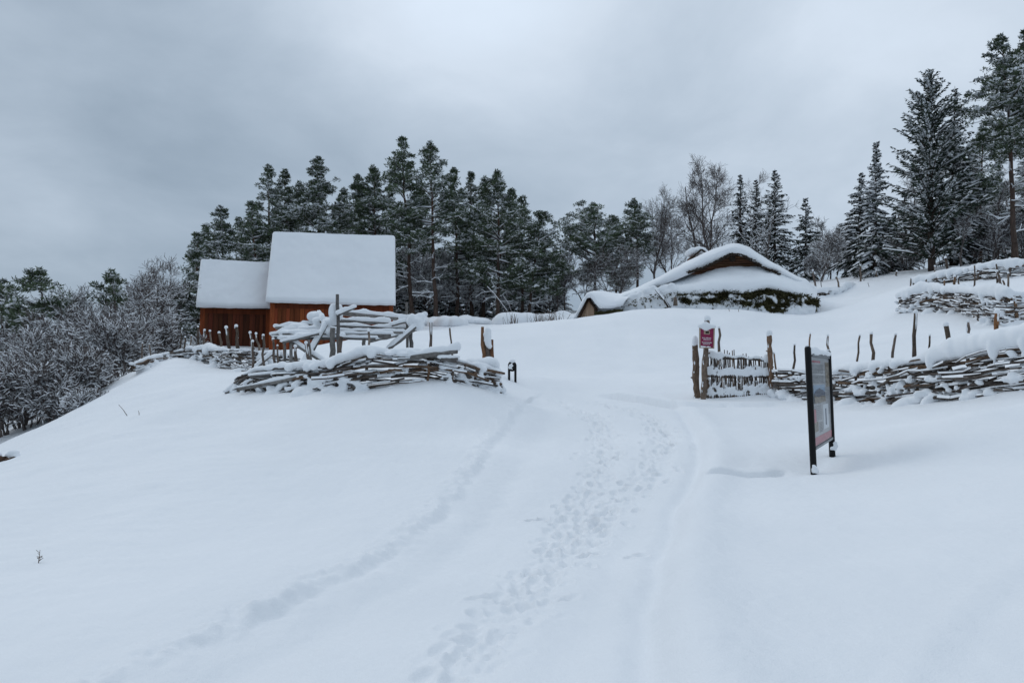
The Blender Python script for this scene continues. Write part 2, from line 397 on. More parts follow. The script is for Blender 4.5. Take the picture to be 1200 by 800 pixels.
def make_terrain():
    aw = np.concatenate([np.linspace(-75, -37, 120, endpoint=False), np.linspace(-37, 37, 1060), np.linspace(37, 75, 121)[1:]])
    ang = np.radians(aw)
    r = [1.2]
    while r[-1] < 900:
        rr = r[-1]; k = 0.0029 if rr < 17 else 0.0038 if rr < 30 else (0.007 if rr < 75 else 0.05)
        if rr < 5: k = 0.01
        r.append(rr * (1 + k))
    r = np.array(r); x = r[:, None] * np.sin(ang)[None]; y = -3.0 + r[:, None] * np.cos(ang)[None]
    
    def axis(n): return np.unique(np.append(np.arange(0, n, 4), n - 1))
    ia, ib = axis(len(r)), axis(len(ang)); zc_ = base_z(x[np.ix_(ia, ib)], y[np.ix_(ia, ib)])
    t1 = np.empty((len(r), len(ib))); q_ = np.arange(len(r)); i0 = np.clip(np.searchsorted(ia, q_, 'right') - 1, 0, len(ia) - 2)
    lr = np.log(r); f = ((lr - lr[ia[i0]]) / (lr[ia[i0 + 1]] - lr[ia[i0]]))[:, None]; t1 = zc_[i0] * (1 - f) + zc_[i0 + 1] * f
    q_ = np.arange(len(ang)); j0 = np.clip(np.searchsorted(ib, q_, 'right') - 1, 0, len(ib) - 2); f = ((ang - ang[ib[j0]]) / (ang[ib[j0 + 1]] - ang[ib[j0]]))[None]
    z = t1[:, j0] * (1 - f) + t1[:, j0 + 1] * f; z += detail(x.ravel(), y.ravel()).reshape(x.shape)
    # single footprints pressed into the road
    fr = np.random.default_rng(11)
    prints = []
    for P, n, wd in ((FP1, 430, 0.155), (FP2, 300, 0.15)):
        cum = np.concatenate([[0], np.cumsum(np.linalg.norm(np.diff(P[:, :2], axis=0), axis=1))])
        for k in range(n):
            s = fr.random() * cum[-1]; p = np.array([np.interp(s, cum, P[:, 0]), np.interp(s, cum, P[:, 1])])
            p2 = np.array([np.interp(s + 0.2, cum, P[:, 0]), np.interp(s + 0.2, cum, P[:, 1])]); h = math.atan2(*(p2 - p)[::-1]) if np.any(p2 != p) else 1.6
            prints.append((p[0] + fr.normal(0, wd), p[1] + fr.normal(0, wd * 0.7), h + fr.normal(0, 0.3), fr.uniform(0.010, 0.045)))
    for (px, py) in ((622,662),(545,738),(560,690),(690,640),(625,600),(742,640),(655,690)):
        q = hit(px, py); prints.append((q[0], q[1], 0.6, 0.06)); prints.append((q[0] + .08, q[1] + .03, 0.9, 0.04))
    xr = x.ravel(); yr = y.ravel(); zr = z.ravel()
    nr = np.hypot(0, 1)
    for (cx, cy, h, dp) in prints:
        dp *= 0.55 + 0.5 * float(sstep(5.0, 10.0, np.array(cy)))
        i0, i1 = np.searchsorted(r, math.hypot(cx, cy + 3) + np.array([-0.35, 0.35]))
        a0, a1 = np.searchsorted(ang, math.atan2(cx, cy + 3) + np.array([-0.35, 0.35]) / math.hypot(cx, cy + 3))
        sx = x[i0:i1, a0:a1] - cx; sy = y[i0:i1, a0:a1] - cy
        u = sx * math.cos(h) + sy * math.sin(h); v = -sx * math.sin(h) + sy * math.cos(h)
        q = (u / 0.09) ** 2 + (v / 0.045) ** 2
        z[i0:i1, a0:a1] += -dp * np.exp(-q ** 1.5) + dp * 0.28 * np.exp(-((np.sqrt(q) - 1.45) / 0.35) ** 2)
    b = Buf(); b.grid(np.stack([x, y, z], -1), flip=True)
    o = b.build('ground', 'ground'); o['kind'] = 'structure'
    o['label'] = 'deep snow covering the slope with a trodden road running uphill'
make_terrain()

# ------------------------------------------------------------------ world and light
SUN_EL, SUN_AZ = R(38), R(-60)     # azimuth from +Y toward +X
w = bpy.data.worlds.new('World'); scene.world = w; w.use_nodes = True
nt = NT(w.node_tree); bg = w.node_tree.nodes['Background']
tc = nt.n('ShaderNodeTexCoord')
sky = nt.n('ShaderNodeTexSky'); sky.sky_type = 'NISHITA'; sky.sun_disc = False
sky.sun_elevation = SUN_EL; sky.sun_rotation = SUN_AZ; sky.air_density = 1.0; sky.dust_density = 2.0
sep = nt.n('ShaderNodeSeparateXYZ'); nt.l(tc.outputs['Generated'], sep.inputs[0])
def mth(op, a, b=None, c=None):
    m = nt.n('ShaderNodeMath', operation=op)
    for i, v in enumerate((a, b, c)):
        if v is None: continue
        if isinstance(v, (int, float)): m.inputs[i].default_value = v
        else: nt.l(v, m.inputs[i])
    return m.outputs[0]
# cloud layer: noise on the plane of the cloud deck
zc = mth('ADD', mth('MAXIMUM', sep.outputs[2], 0.0), 0.22)
cx = mth('DIVIDE', sep.outputs[0], zc); cy = mth('DIVIDE', sep.outputs[1], zc)
cmb = nt.n('ShaderNodeCombineXYZ'); nt.l(cx, cmb.inputs[0]); nt.l(cy, cmb.inputs[1])
mp = nt.n('ShaderNodeMapping'); mp.inputs['Scale'].default_value = (1.0, 0.85, 1); mp.inputs['Rotation'].default_value = (0, 0, R(-24)); mp.inputs['Location'].default_value = (1.3, 0.4, 0)
nt.l(cmb.outputs[0], mp.inputs['Vector'])
n1 = nt.n('ShaderNodeTexNoise', Scale=0.9, Detail=7.0, Roughness=0.5, Distortion=0.5); nt.l(mp.outputs[0], n1.inputs['Vector'])
n2 = nt.n('ShaderNodeTexNoise', Scale=2.6, Detail=6.0, Roughness=0.55, Distortion=0.3); nt.l(mp.outputs[0], n2.inputs['Vector'])
cl = mth('MULTIPLY_ADD', n2.outputs['Fac'], 0.5, mth('MULTIPLY', n1.outputs['Fac'], 0.6))
cl = mth('SUBTRACT', cl, 0.55)
# brighter breaks in the cloud, each in its own direction
def lobe(px, py, width, amp):
    d = at(px, py, 50) - EYE; d = d / np.linalg.norm(d)
    dp = nt.n('ShaderNodeVectorMath', operation='DOT_PRODUCT'); dp.inputs[1].default_value = tuple(d); nt.l(tc.outputs['Generated'], dp.inputs[0])
    e = mth('MULTIPLY', mth('SUBTRACT', dp.outputs['Value'], 1.0), 2.0 / (width * width))
    return mth('MULTIPLY', mth('POWER', 2.718, e), amp)
lum = mth('MULTIPLY_ADD', cl, 0.85, 0.985)
for L_ in ((520, -40, 0.16, 0.42), (1020, -20, 0.28, 0.24), (-20, 235, 0.15, 0.16), (1080, 200, 0.20, 0.12), (200, 140, 0.18, -0.05), (600, 190, 0.22, 0.04), (60,-40,0.16,-0.04)):
    lum = mth('ADD', lum, lobe(*L_))
# overcast sky brightens toward the zenith
zen = mth('MULTIPLY_ADD', mth('POWER', mth('MAXIMUM', sep.outputs[2], 0.0), 1.3), 0.95, 0.92)
lum = mth('MULTIPLY', lum, zen)
cr = nt.n('ShaderNodeMix', data_type='RGBA'); 
cr.inputs[6].default_value = (3.38, 4.45, 5.66, 1); cr.inputs[7].default_value = (5.1, 5.82, 6.70, 1)
mr = nt.n('ShaderNodeMapRange'); mr.inputs['From Min'].default_value = 0.85; mr.inputs['From Max'].default_value = 1.55
nt.l(lum, mr.inputs['Value']); nt.l(mr.outputs[0], cr.inputs[0])
sc = nt.n('ShaderNodeVectorMath', operation='SCALE'); nt.l(cr.outputs[2], sc.inputs[0]); nt.l(lum, sc.inputs['Scale'])
mx = nt.n('ShaderNodeMix', data_type='RGBA'); mx.inputs[0].default_value = 0.06
nt.l(sc.outputs[0], mx.inputs[6]); nt.l(sky.outputs[0], mx.inputs[7])
nt.l(mx.outputs[2], bg.inputs['Color']); bg.inputs['Strength'].default_value = 0.1
sd = bpy.data.lights.new('sun', 'SUN'); sd.energy = 0.5; sd.angle = R(28); sd.color = (1.0, 0.97, 0.93)
so = bpy.data.objects.new('sun', sd); COL.objects.link(so)
dirv = Vector((math.sin(SUN_AZ) * math.cos(SUN_EL), math.cos(SUN_AZ) * math.cos(SUN_EL), math.sin(SUN_EL)))
so.rotation_euler = dirv.to_track_quat('Z', 'Y').to_euler(); so.location = (0, 0, 40)
scene.view_settings.view_transform = 'Standard'; scene.view_settings.look = 'None'
scene.view_settings.exposure = -0.23; scene.view_settings.gamma = 1.0; scene.view_settings.use_curve_mapping = False

# ------------------------------------------------------------------ trees
def unit(v): return v / (np.linalg.norm(v) + 1e-9)

def place_tree(name, label, cat, pxb, pxt, pyt, Y, group):
    """root on the ground under the tree; returns root, base, top"""
    top = at(pxt, pyt, Y); bx = at(pxb, 400, Y)[0]; zb = gz(bx, Y) - 0.1
    base = np.array([bx, Y, zb]); return thing(name, label, cat, base, group), base, top

def trunk_curve(base, top, seed, wob=0.012, n=14):
    r = np.random.default_rng(seed); t = np.linspace(0, 1, n)[:, None]; H = top[2] - base[2]
    P = base * (1 - t) + top * t
    w = np.cumsum(r.normal(0, wob * H / 3, (n, 2)), axis=0); w -= np.linspace(0, 1, n)[:, None] * w[-1]; w -= w[0] * (1 - t)
    P[:, :2] += w; return P

def pine(label, pxb, pxt, pyt, Y, wpx, crown_py, seed, snow=0.5, dens=1.0, r0=None, dead=8, name='pine_tree', group='pine trees around the snowy farmstead'):
    g = np.random.default_rng(seed)
    root, base, top = place_tree(name, label, 'tree', pxb, pxt, pyt, Y, group)
    H = top[2] - base[2]; cb = np.clip((at(pxt, crown_py, Y)[2] - base[2]) / H, 0.05, 0.8); Rm = wpx * 0.5 * Y / 1000
    T = trunk_curve(base, top, seed); tt = np.linspace(0, 1, len(T)); r0 = r0 or 0.009 * H + 0.03
    rad = r0 * (1 - tt) ** 0.8 * (1 + 0.35 * np.exp(-tt * 30)) + 0.012
    tone = np.array([1.0, 0.9, 0.85])[None] * (1 + 0 * tt[:, None]) + np.array([0.8, 0.32, 0.10])[None] * sstep(0.25, 0.7, tt)[:, None] * 0.6
    b = Buf(); sides = 7
    for i in range(len(T) - 1):
        b.tube(T[i:i + 2], rad[i:i + 2], sides, tone=tone[i], cap=False)
    def tp(u): return np.array([np.interp(u, tt, T[:, k]) for k in range(3)])
    segs = []; clumps = []
    n_l = int((H * (1 - cb)) / 0.30 * 2.15 * dens)
    us = cb + (1 - cb) * (1 - (1 - np.sort(g.random(n_l))) ** 0.68)
    for u in us:
        k = (u - cb) / (1 - cb)
        prof = (0.65 + 0.35 * sstep(0.0, 0.25, k)) * (1 - 0.93 * np.clip((k - 0.22) / 0.78, 0, 1) ** 1.05); L = 1.3 * Rm * prof * g.uniform(0.5, 1.15)
        az = g.random() * 2 * np.pi; el = R(-10 + 46 * k + g.normal(0, 11)); p = tp(u); m = max(3, int(L / 0.5))
        d = np.array([math.cos(az) * math.cos(el), math.sin(az) * math.cos(el), math.sin(el)]); lr = 0.012 + 0.018 * L
        q = p.copy(); step = L / m
        for j in range(m):
            d = unit(d + np.array([0, 0, 0.09]) + g.normal(0, 0.13, 3)); q2 = q + d * step
            segs.append((q, q2, lr * (1 - j / m) + 0.006, lr * (1 - (j + 1) / m) + 0.006))
            if (j + 1) / m > 0.38:
                clumps.append((q2, (0.19 + 0.09 * min(1, L / 2)) * g.uniform(0.8, 1.3) * (1 - .35 * k)))
                for _ in range(3 if L > 0.9 else 1):
                    s = q2 + g.normal(0, 1, 3) * np.array([0.34, 0.34, 0.14]) * min(1, L / 1.2); clumps.append((s, 0.22 * g.uniform(0.7, 1.25) * (1 - .35 * k))); segs.append((q2, s, 0.012, 0.006))
            q = q2
    
    for j in range(3): clumps.append((tp(1 - .16 * j / H), 0.09 + .02 * j))
    u = 1 - .25 / H; us_ = max(cb, 1 - min(.34 * (1 - cb), 2.6 / H))   # short upswept shoots round the leader
    while u > us_:
        for j in range(3):
            az = g.random() * 2 * np.pi; L = (0.10 + 0.40 * (1 - u) * H * min(1, Rm / 1.6)) * g.uniform(.5, 1.1); el = R(g.uniform(15, 50)); d = np.array([math.cos(az) * math.cos(el), math.sin(az) * math.cos(el), math.sin(el)]); p = tp(u); q = p + d * L
            segs.append((p, q, .014, .008)); clumps.append((q, g.uniform(.09, .15)))
            if L > .6: clumps.append((p + d * L * .6, g.uniform(.09, .14)))
        u -= .30 / H
    for _ in range(dead):   # bare lower limbs
        u = g.uniform(0.12, max(0.15, cb)); az = g.random() * 2 * np.pi; L = Rm * g.uniform(0.3, 0.85); d = np.array([math.cos(az), math.sin(az), g.uniform(-0.25, 0.25)]); q = tp(u)
        for j in range(4):
            d = unit(d + g.normal(0, 0.12, 3)); q2 = q + d * L / 4; segs.append((q, q2, 0.03 * (1 - j / 4.5), 0.03 * (1 - (j + 1) / 4.5)))
            s = q2 + (d + g.normal(0, .6, 3)) * 0.35; segs.append((q2, s, 0.012, 0.006)); q = q2
    A = np.array([s[0] for s in segs]); B = np.array([s[1] for s in segs]); ra = np.array([s[2] for s in segs]); rb = np.array([s[3] for s in segs])
    b.prisms(A, B, ra, rb, 4, tone=(1.1, 0.9, 0.8)); b.build('trunk', 'trunk', root)
    C = np.array([c[0] for c in clumps]); CR = np.array([c[1] for c in clumps])
    nn = int(36 * dens ** 0.3); idx = np.repeat(np.arange(len(C)), nn); N = len(idx)
    v = g.normal(0, 1, (N, 3)); v /= np.linalg.norm(v, axis=1, keepdims=True); rr = g.random(N) ** 0.42
    pos = C[idx] + v * (CR[idx] * rr)[:, None] * np.array([1.15, 1.15, 0.6])
    dr = v * np.array([1, 1, 0.6]) + np.array([0, 0, 0.45]) + g.normal(0, 0.35, (N, 3)); dr /= np.linalg.norm(dr, axis=1, keepdims=True)
    ln = g.uniform(0.11, 0.24, N)[:, None]; wv = np.cross(dr, g.normal(0, 1, (N, 3))); wv /= np.linalg.norm(wv, axis=1, keepdims=True) + 1e-9
    f = Buf(); f.blades(pos, dr * ln, wv * g.uniform(0.016, 0.034, N)[:, None]); f.build('crown', 'pine', root, smooth=False)
    s = Buf(); ns = int(17 * snow) + 5; pick = np.where(g.random(len(C)) < 0.25 + 0.75 * snow)[0]; idx = np.repeat(pick, ns); N = len(idx)
    a = g.random(N) * 2 * np.pi; q = np.sqrt(g.random(N)); off = np.stack([np.cos(a) * q * 1.1, np.sin(a) * q * 1.1, 0.58 * (1 - 0.6 * q * q)], -1) * CR[idx][:, None]
    pos = C[idx] + off + np.array([0, 0, 0.03]); az = g.random(N) * 2 * np.pi; sz = g.uniform(0.03, 0.085, N)[:, None]
    ax = np.stack([np.cos(az), np.sin(az), g.normal(0, 0.35, N)], -1); ay = np.stack([-np.sin(az), np.cos(az), g.normal(0, 0.35, N)], -1)
    s.quads(pos, ax * sz * 1.5, ay * sz * 0.8)
    d = B - A; hz = np.abs(d[:, 2]) / (np.linalg.norm(d, axis=1) + 1e-9); k = (hz < 0.75) & (ra > 0.008)
    s.ridge(A[k], B[k], ra[k], ra[k] * 0.9 + 0.012, ra[k] * 0.5 + 0.03 * (0.4 + snow)); s.build('snow_cover', 'tree_snow', root, smooth=False)
    return root

def spruce(label, pxb, pxt, pyt, Y, wpx, seed, snow=0.5, ragged=0.15, first=0.04, droop=0.35, r0=None, up=0.0, pexp=.85, group='spruce trees at the wood edge'):
    g = np.random.default_rng(seed)
    root, base, top = place_tree('spruce_tree', label, 'tree', pxb, pxt, pyt, Y, group)
    H = top[2] - base[2]; Rm = wpx * 0.5 * Y / 1000; T = trunk_curve(base, top, seed, 0.004); tt = np.linspace(0, 1, len(T)); r0 = r0 or 0.014 * H + 0.03
    b = Buf(); b.tube(T, r0 * (1 - tt) ** 0.9 + 0.01, 7, tone=(0.75, 0.7, 0.68))
    def tp(u): return np.array([np.interp(u, tt, T[:, k]) for k in range(3)])
    A = []; B = []; RA = []; pos = []; drs = []; snA = []; snB = []; snR = []
    u = first
    while u < 0.985:
        L0 = Rm * min(1.0, (1 - u) ** pexp * 1.05) * (0.75 + 0.25 * sstep(0.0, 0.15, u)); nb = 7 if u < 0.8 else 5
        for j in range(nb):
            L = max(0.12, L0 * g.uniform(1 - 2.2 * ragged, 1 + ragged)); az = g.random() * 2 * np.pi; uu = u + g.normal(0, 0.006)
            e0 = R(8 + 30 * uu ** 2) + up + g.normal(0, 0.08); m = max(2, int(L / 0.22)); p = tp(min(1, max(0, uu))); st = L / m; q = p
            for i in range(m):
                s = (i + 0.5) / m; el = e0 - droop * (1.5 - uu) * math.sin(s * math.pi * 0.62) * 1.4 + 0.3 * max(0, s - 0.75)
                azj = az + g.normal(0, 0.06); d = np.array([math.cos(azj) * math.cos(el), math.sin(azj) * math.cos(el), math.sin(el)]); q2 = q + d * st
                A.append(q); B.append(q2); RA.append(0.006 + 0.012 * L * (1 - s))
                sidev = np.array([-math.sin(azj), math.cos(azj), 0]); nw = 5
                wl = (0.10 + 0.22 * min(L, 1.6) * math.sin(math.pi * min(1, 0.2 + 0.75 * s))) 
                for z in range(nw):
                    sg = 1 if z % 2 else -1; pp = q + (q2 - q) * g.random()
                    dd = unit(d * g.uniform(0.5, 1.0) + sidev * sg * g.uniform(0.2, 1.0) + np.array([0, 0, g.uniform(-0.75, 0.08)])); pos.append(pp); drs.append(dd * wl * g.uniform(0.6, 1.2))
                if g.random() < 0.35 + 0.6 * snow and s > 0.1: snA.append(q); snB.append(q2); snR.append((0.05 + 0.07 * snow) * (0.5 + math.sin(math.pi * s)) * min(1, 0.35 + L / 1.5))
                q = q2
        u += max(0.014, (0.30 if H > 6 else 0.24) / H * (1 - 0.45 * u))
    A = np.array(A); B = np.array(B); RA = np.array(RA); b.prisms(A, B, RA, RA * 0.7, 3, tone=(0.8, 0.72, 0.68)); b.build('trunk', 'trunk', root)
    pos = np.array(pos); drs = np.array(drs); N = len(pos); wv = np.cross(drs, g.normal(0, 1, (N, 3))); wv /= np.linalg.norm(wv, axis=1, keepdims=True) + 1e-9
    f = Buf(); f.blades(pos, drs, wv * g.uniform(0.02, 0.045, N)[:, None]); f.build('crown', 'spruce', root, smooth=False)
    s = Buf(); snA = np.array(snA); snB = np.array(snB); snR = np.array(snR); s.ridge(snA + [0, 0, .02], snB + [0, 0, .02], snR * 0.1, snR * 1.25, snR * 0.7)
    k = g.random(len(pos)) < 0.10 + 0.28 * snow; e = pos[k] + drs[k] * 0.5 + [0, 0, .03]; az = g.random(len(e)) * 6.28; sz = g.uniform(0.03, 0.075, len(e))[:, None]
    s.quads(e, np.stack([np.cos(az), np.sin(az), g.normal(0, .3, len(e))], -1) * sz * 1.4, np.stack([-np.sin(az), np.cos(az), g.normal(0, .3, len(e))], -1) * sz * 0.8)
    s.build('snow_cover', 'tree_snow', root, smooth=False); return root

def bare(label, pxb, pxt, pyt, Y, wpx, seed, snow=0.5, stems=1, dens=1.0, thick=1.0, up=0.16, first=0.22, name='bare_tree', cat='tree', group='bare broadleaf trees', twig=0.008, droop=0.0):
    g = np.random.default_rng(seed)
    root, base, top = place_tree(name, label, cat, pxb, pxt, pyt, Y, group); H = top[2] - base[2]; Rm = wpx * 0.5 * Y / 1000
    S = []
    def grow(p, d, L, r, lev, nseg):
        st = L / nseg; pts = [p]
        for i in range(nseg):
            d = unit(d + np.array([0, 0, up * (1 if lev < 3 else 0.5) - droop * lev * 0.1]) * (0.6 if lev else 0.3) + g.normal(0, 0.11 + 0.035 * lev, 3)); q = p + d * st
            ra = max(twig, r * (1 - i / nseg * 0.75)); rb = max(twig * 0.8, r * (1 - (i + 1) / nseg * 0.75)); S.append((p, q, ra, rb)); pts.append((q, d, rb)); p = q
        if lev >= 3: return
        nc = [int(14 * dens), int(9 * dens), int(7 * dens)][lev]
        for c in range(nc):
            f = g.uniform(first if lev == 0 else 0.2, 1.0); i = min(nseg, max(1, int(round(f * nseg)))); q, dd, rr = pts[i]
            pv = unit(np.cross(dd, g.normal(0, 1, 3))); a = g.uniform(0.45, 0.95); nd = unit(dd * math.cos(a) + pv * math.sin(a))
            if lev == 0: nl = min(Rm * 1.25, H * 0.6) * (1.1 - 0.7 * f) * g.uniform(0.6, 1.15) + 0.2
            else: nl = L * (0.56 - 0.24 * f) * g.uniform(0.6, 1.25) + 0.13
            grow(q, nd, nl, rr * 0.62, lev + 1, [8, 5, 4, 2][lev + 1])
    for s_ in range(stems):
        a = g.random() * 6.28; sp = (0.0 if stems == 1 else Rm * 0.55); tgt = top + np.array([math.cos(a) * sp, math.sin(a) * sp, -abs(g.normal(0, 0.08)) * H * (s_ > 0)])
        dvec = tgt - base; grow(base + np.array([math.cos(a), math.sin(a), 0]) * 0.1 * (stems > 1), unit(dvec), np.linalg.norm(dvec) * 0.97, thick * (0.011 * H + 0.03) / (stems ** 0.35), 0, 10)
    A = np.array([s[0] for s in S]); B = np.array([s[1] for s in S]); ra = np.array([s[2] for s in S]); rb = np.array([s[3] for s in S])
    big = ra > 0.035; b = Buf(); b.prisms(A[big], B[big], ra[big], rb[big], 6); b.build('trunk', 'bare', root)
    t = Buf(); t.prisms(A[~big], B[~big], ra[~big], rb[~big], 3); t.build('crown', 'bare', root)
    d = B - A; hz = np.abs(d[:, 2]) / (np.linalg.norm(d, axis=1) + 1e-9); k = (hz < 0.88) & (g.random(len(A)) < 0.05 + 0.62 * snow)
    s = Buf(); s.ridge(A[k], B[k], ra[k] * 0.4, ra[k] * 0.6 + 0.003 + 0.007 * snow, ra[k] * 0.5 + 0.003 + 0.018 * snow); s.build('snow_cover', 'tree_snow', root, smooth=False)
    return root
#TREES_BEGIN
# --- pines
for a in [
 ('broad dark pine at the far left edge, crown above frosted bushes', 62, 45, 316, 36, 92, 390, 1, .35, 1.0),
 ('pine cut by the left picture edge with snowy lower boughs', 8, 4, 330, 37, 60, 420, 2, .45, 1.0),
 ('small leaning pine top poking above grey bare trees on the left slope', 152, 130, 318, 37, 36, 362, 3, .3, 1.0),
 ('half hidden pine with snowy boughs left of the small barn annex', 207, 208, 338, 47, 50, 400, 4, .6, 1.0),
 ('low snowy pine overhanging the left end of the barn annex', 232, 230, 276, 48, 44, 392, 5, .65, 1.1),
 ('double topped snow laden pine above the annex roof', 262, 258, 243, 51, 66, 372, 6, .7, 1.15),
 ('snow laden pine rising over the gap between both barn roofs', 300, 294, 238, 54, 56, 370, 7, .6, 1.1),
 ('tall pine with pointed crown behind the left end of the main barn', 316, 314, 195, 56, 64, 365, 8, .5, 1.1),
 ('narrow pine squeezed beside the broad pine behind the barn ridge', 338, 334, 200, 58, 48, 360, 9, .45, 1.1),
 ('broad pale frosted pine standing behind middle of the main barn roof', 372, 373, 185, 55, 84, 350, 10, .6, 1.3),
 ('shorter pine behind the barn in the dip between two pine clumps', 398, 397, 236, 59, 44, 350, 11, .5, 1.0),
 ('bushy dark pine behind the right half of the main barn roof', 424, 419, 206, 58, 56, 320, 12, .35, 1.1),
 ('dark pine crowded against the tallest pine behind the barn', 444, 437, 196, 58, 58, 325, 13, .35, 1.1),
 ('tallest pine of the middle clump with bare reddish lower trunk', 485, 470, 162, 56.5, 62, 290, 14, .3, 1.0),
 ('second tall pine with long straight bare trunk right of the barn', 511, 504, 167, 55, 66, 282, 15, .3, 1.0),
 ('slim pine behind the two tall bare trunked pines', 535, 532, 198, 60, 50, 330, 16, .35, 1.0),
 ('slender pine with dense pointed top in the middle clump', 553, 551, 203, 61, 40, 330, 17, .35, 1.0),
 ('narrow dark pine hidden behind the broad pine of the middle clump', 566, 568, 208, 62, 34, 340, 18, .3, 1.0),
 ('full dark pine with thick black trunk at right of the middle clump', 583, 582, 201, 55, 80, 335, 19, .3, 1.2),
 ('medium pine leaning over the right flank of the middle clump', 611, 613, 231, 58, 62, 340, 20, .35, 1.0),
 ('rightmost pine of the middle clump with sloping crown', 620, 634, 250, 57, 74, 345, 21, .35, 1.1),
 ('spreading solitary pine behind the small plank ended shed', 698, 697, 241, 60, 96, 318, 22, .45, 1.25),
 ('companion pine half behind the spreading solitary pine', 722, 722, 258, 63, 54, 335, 23, .45, 1.0),
 ('slim straight pine with thin red trunk left of the turf house', 749, 743, 234, 61, 46, 300, 24, .35, 1.0),
 ('tall leaning pine with long reddish trunk at the right picture edge', 1195, 1173, 43, 43, 100, 178, 25, .45, 1.1),
 ('pine cut off by the right picture edge, topmost of all trees', 1222, 1203, 36, 46, 74, 190, 26, .4, 1.1),
 ('snow dusted pine filling the gap between dark spruce and leaning pine', 1152, 1150, 150, 52, 56, 250, 27, .6, 1.0),
]:
    pine(*a)
for a in [
 ('snowy pine filling the notch above the annex ridge', 284, 280, 256, 57, 56, 385, 31, .6, 1.1),
 ('frosted pine showing behind the ridge left of the broad pale one', 352, 351, 214, 61, 56, 350, 32, .55, 1.1),
 ('low frosted pine behind the right of the broad pale pine', 402, 403, 222, 61, 50, 340, 33, .5, 1.0),
 ('short snowy pine beside the double topped one above the annex', 243, 242, 266, 54, 44, 390, 34, .65, 1.1),
 ('dark pine behind the gap between the two tall bare trunks', 497, 492, 214, 63, 60, 330, 35, .35, 1.1),
 ('dark pine in the background right of the barn roof edge', 462, 458, 226, 64, 56, 340, 36, .4, 1.1),
 ('background pine behind the full dark pine', 598, 600, 222, 64, 50, 335, 37, .35, 1.0),
]:
    pine(*a)
# --- spruces
for a in [
 ('left one of three dark spruces crowded behind the turf house', 868, 868, 204, 61, 60, 41, .12, .18),
 ('middle one of three dark spruces crowded behind the turf house', 887, 886, 209, 62, 54, 42, .10, .18),
 ('tallest and broadest dark spruce crowded behind the turf house', 910, 908, 198, 59, 84, 43, .10, .2),
 ('single pointed spruce standing right of the turf house roof', 946, 944, 232, 57, 62, 44, .2, .16),
 ('thin topped spruce left of the white conical spruce', 1008, 1010, 202, 53, 76, 45, .4, .22),
 ('slim conical spruce with white snow layered on every bough', 1028, 1027, 166, 48, 66, 46, .62, .14),
 ('narrow dark spruce tucked behind the giant ragged spruce', 1121, 1119, 101, 48, 90, 48, .3, .24),
 ('dark spruce deep in the wood left of the giant ragged spruce', 1062, 1060, 222, 57, 60, 49, .35, .22),
 ('dark spruce in the wood right of the narrow tucked spruce', 1142, 1140, 168, 55, 70, 50, .35, .24),
 ('dark spruce half hidden behind the leaning right hand pine', 1172, 1170, 196, 56, 70, 51, .35, .22),
 ('dark spruce behind the right edge pines above the far fence', 1206, 1203, 160, 58, 80, 52, .35, .22),
 ('low dark spruce filling the gap beside the white conical spruce', 1048, 1047, 250, 54, 54, 53, .5, .22),
]:
    spruce(*a)
spruce('giant ragged spruce with long upswept boughs above the right fences', 1096, 1090, 83, 45, 150, 47, .22, .36, .07, .10, .2, .34, .62)
# --- bare trees
for a in [
 ('fine twigged bare tree right of the slim red trunked pine', 774, 770, 240, 61, 66, 61, .25, 2, 1.0),
 ('low bare tree between turf house chimney and fine twigged tree', 793, 790, 254, 64, 56, 62, .25, 2, 1.0),
 ('tall rounded bare birch rising behind the turf house gable', 842, 838, 192, 60, 84, 63, .06, 2, 1.3),
 ('slanting bare birch left of the tall rounded birch', 826, 812, 216, 63, 66, 64, .08, 1, 1.1),
 ('bare treetop showing between the spruces behind the turf house', 878, 880, 218, 68, 44, 65, .05, 1, .9),
 ('bare twiggy crown behind the tallest spruce of the turf house', 905, 910, 258, 68, 36, 66, .05, 1, .9),
 ('bare birch with thick snow on spreading limbs before dark spruces', 894, 902, 250, 55, 84, 67, .9, 2, .6),
 ('bare tree between single spruce and thin topped spruce', 978, 977, 262, 58, 40, 68, .4, 2, 1.0),
 ('bare bush below the thin topped spruce', 965, 968, 285, 52, 40, 69, .6, 3, .8),
]:
    bare(*a)
FOREST = 'thin bare stems filling the wood behind the right fences'
for i, (px, py, Y, wd) in enumerate([(1052, 205, 56, 40), (1068, 240, 54, 40), (1130, 195, 55, 44), (1143, 215, 51, 40), (1160, 190, 56, 44), (1172, 215, 50, 40), (1188, 185, 57, 46), (1205, 210, 52, 44), (1128, 250, 44, 34), (1166, 262, 46, 34)]):
    bare('thin bare stem among the trees behind the upper right fence', px + 3, px, py, Y, wd, 80 + i, .55, 1, .85, .9, group=FOREST)
for i, (px, py, Y, wd) in enumerate([(968, 306, 55, 34), (990, 300, 56, 36), (1012, 285, 57, 44), (1046, 280, 52, 44), (1066, 276, 51, 44), (1086, 280, 53, 44), (1108, 272, 50, 44), (1126, 268, 49, 40), (1146, 270, 49, 44), (1166, 262, 48, 44), (1186, 262, 50, 44), (1206, 258, 47, 44)]):
    bare('low tangled brush at the dark foot of the right hand wood', px, px, py, Y, wd, 180 + i, .55, 4, .9, .9, name='bush', cat='bush', group='brushwood at the foot of the right hand wood')
UNDER = 'snowy young trees filling the space under the pines'
for i, (px, py, Y, wd) in enumerate([(476, 296, 60, 50), (497, 305, 61, 46), (522, 296, 62, 46), (542, 300, 60, 50), (562, 306, 63, 46), (598, 300, 62, 56), (641, 306, 60, 50), (455, 300, 62, 50), (580, 318, 59, 50)]):
    bare('snowy bare young tree growing beneath the pines right of the barn', px, px, py, Y, wd, 100 + i, .8, 2, 1.0, .8, group=UNDER)
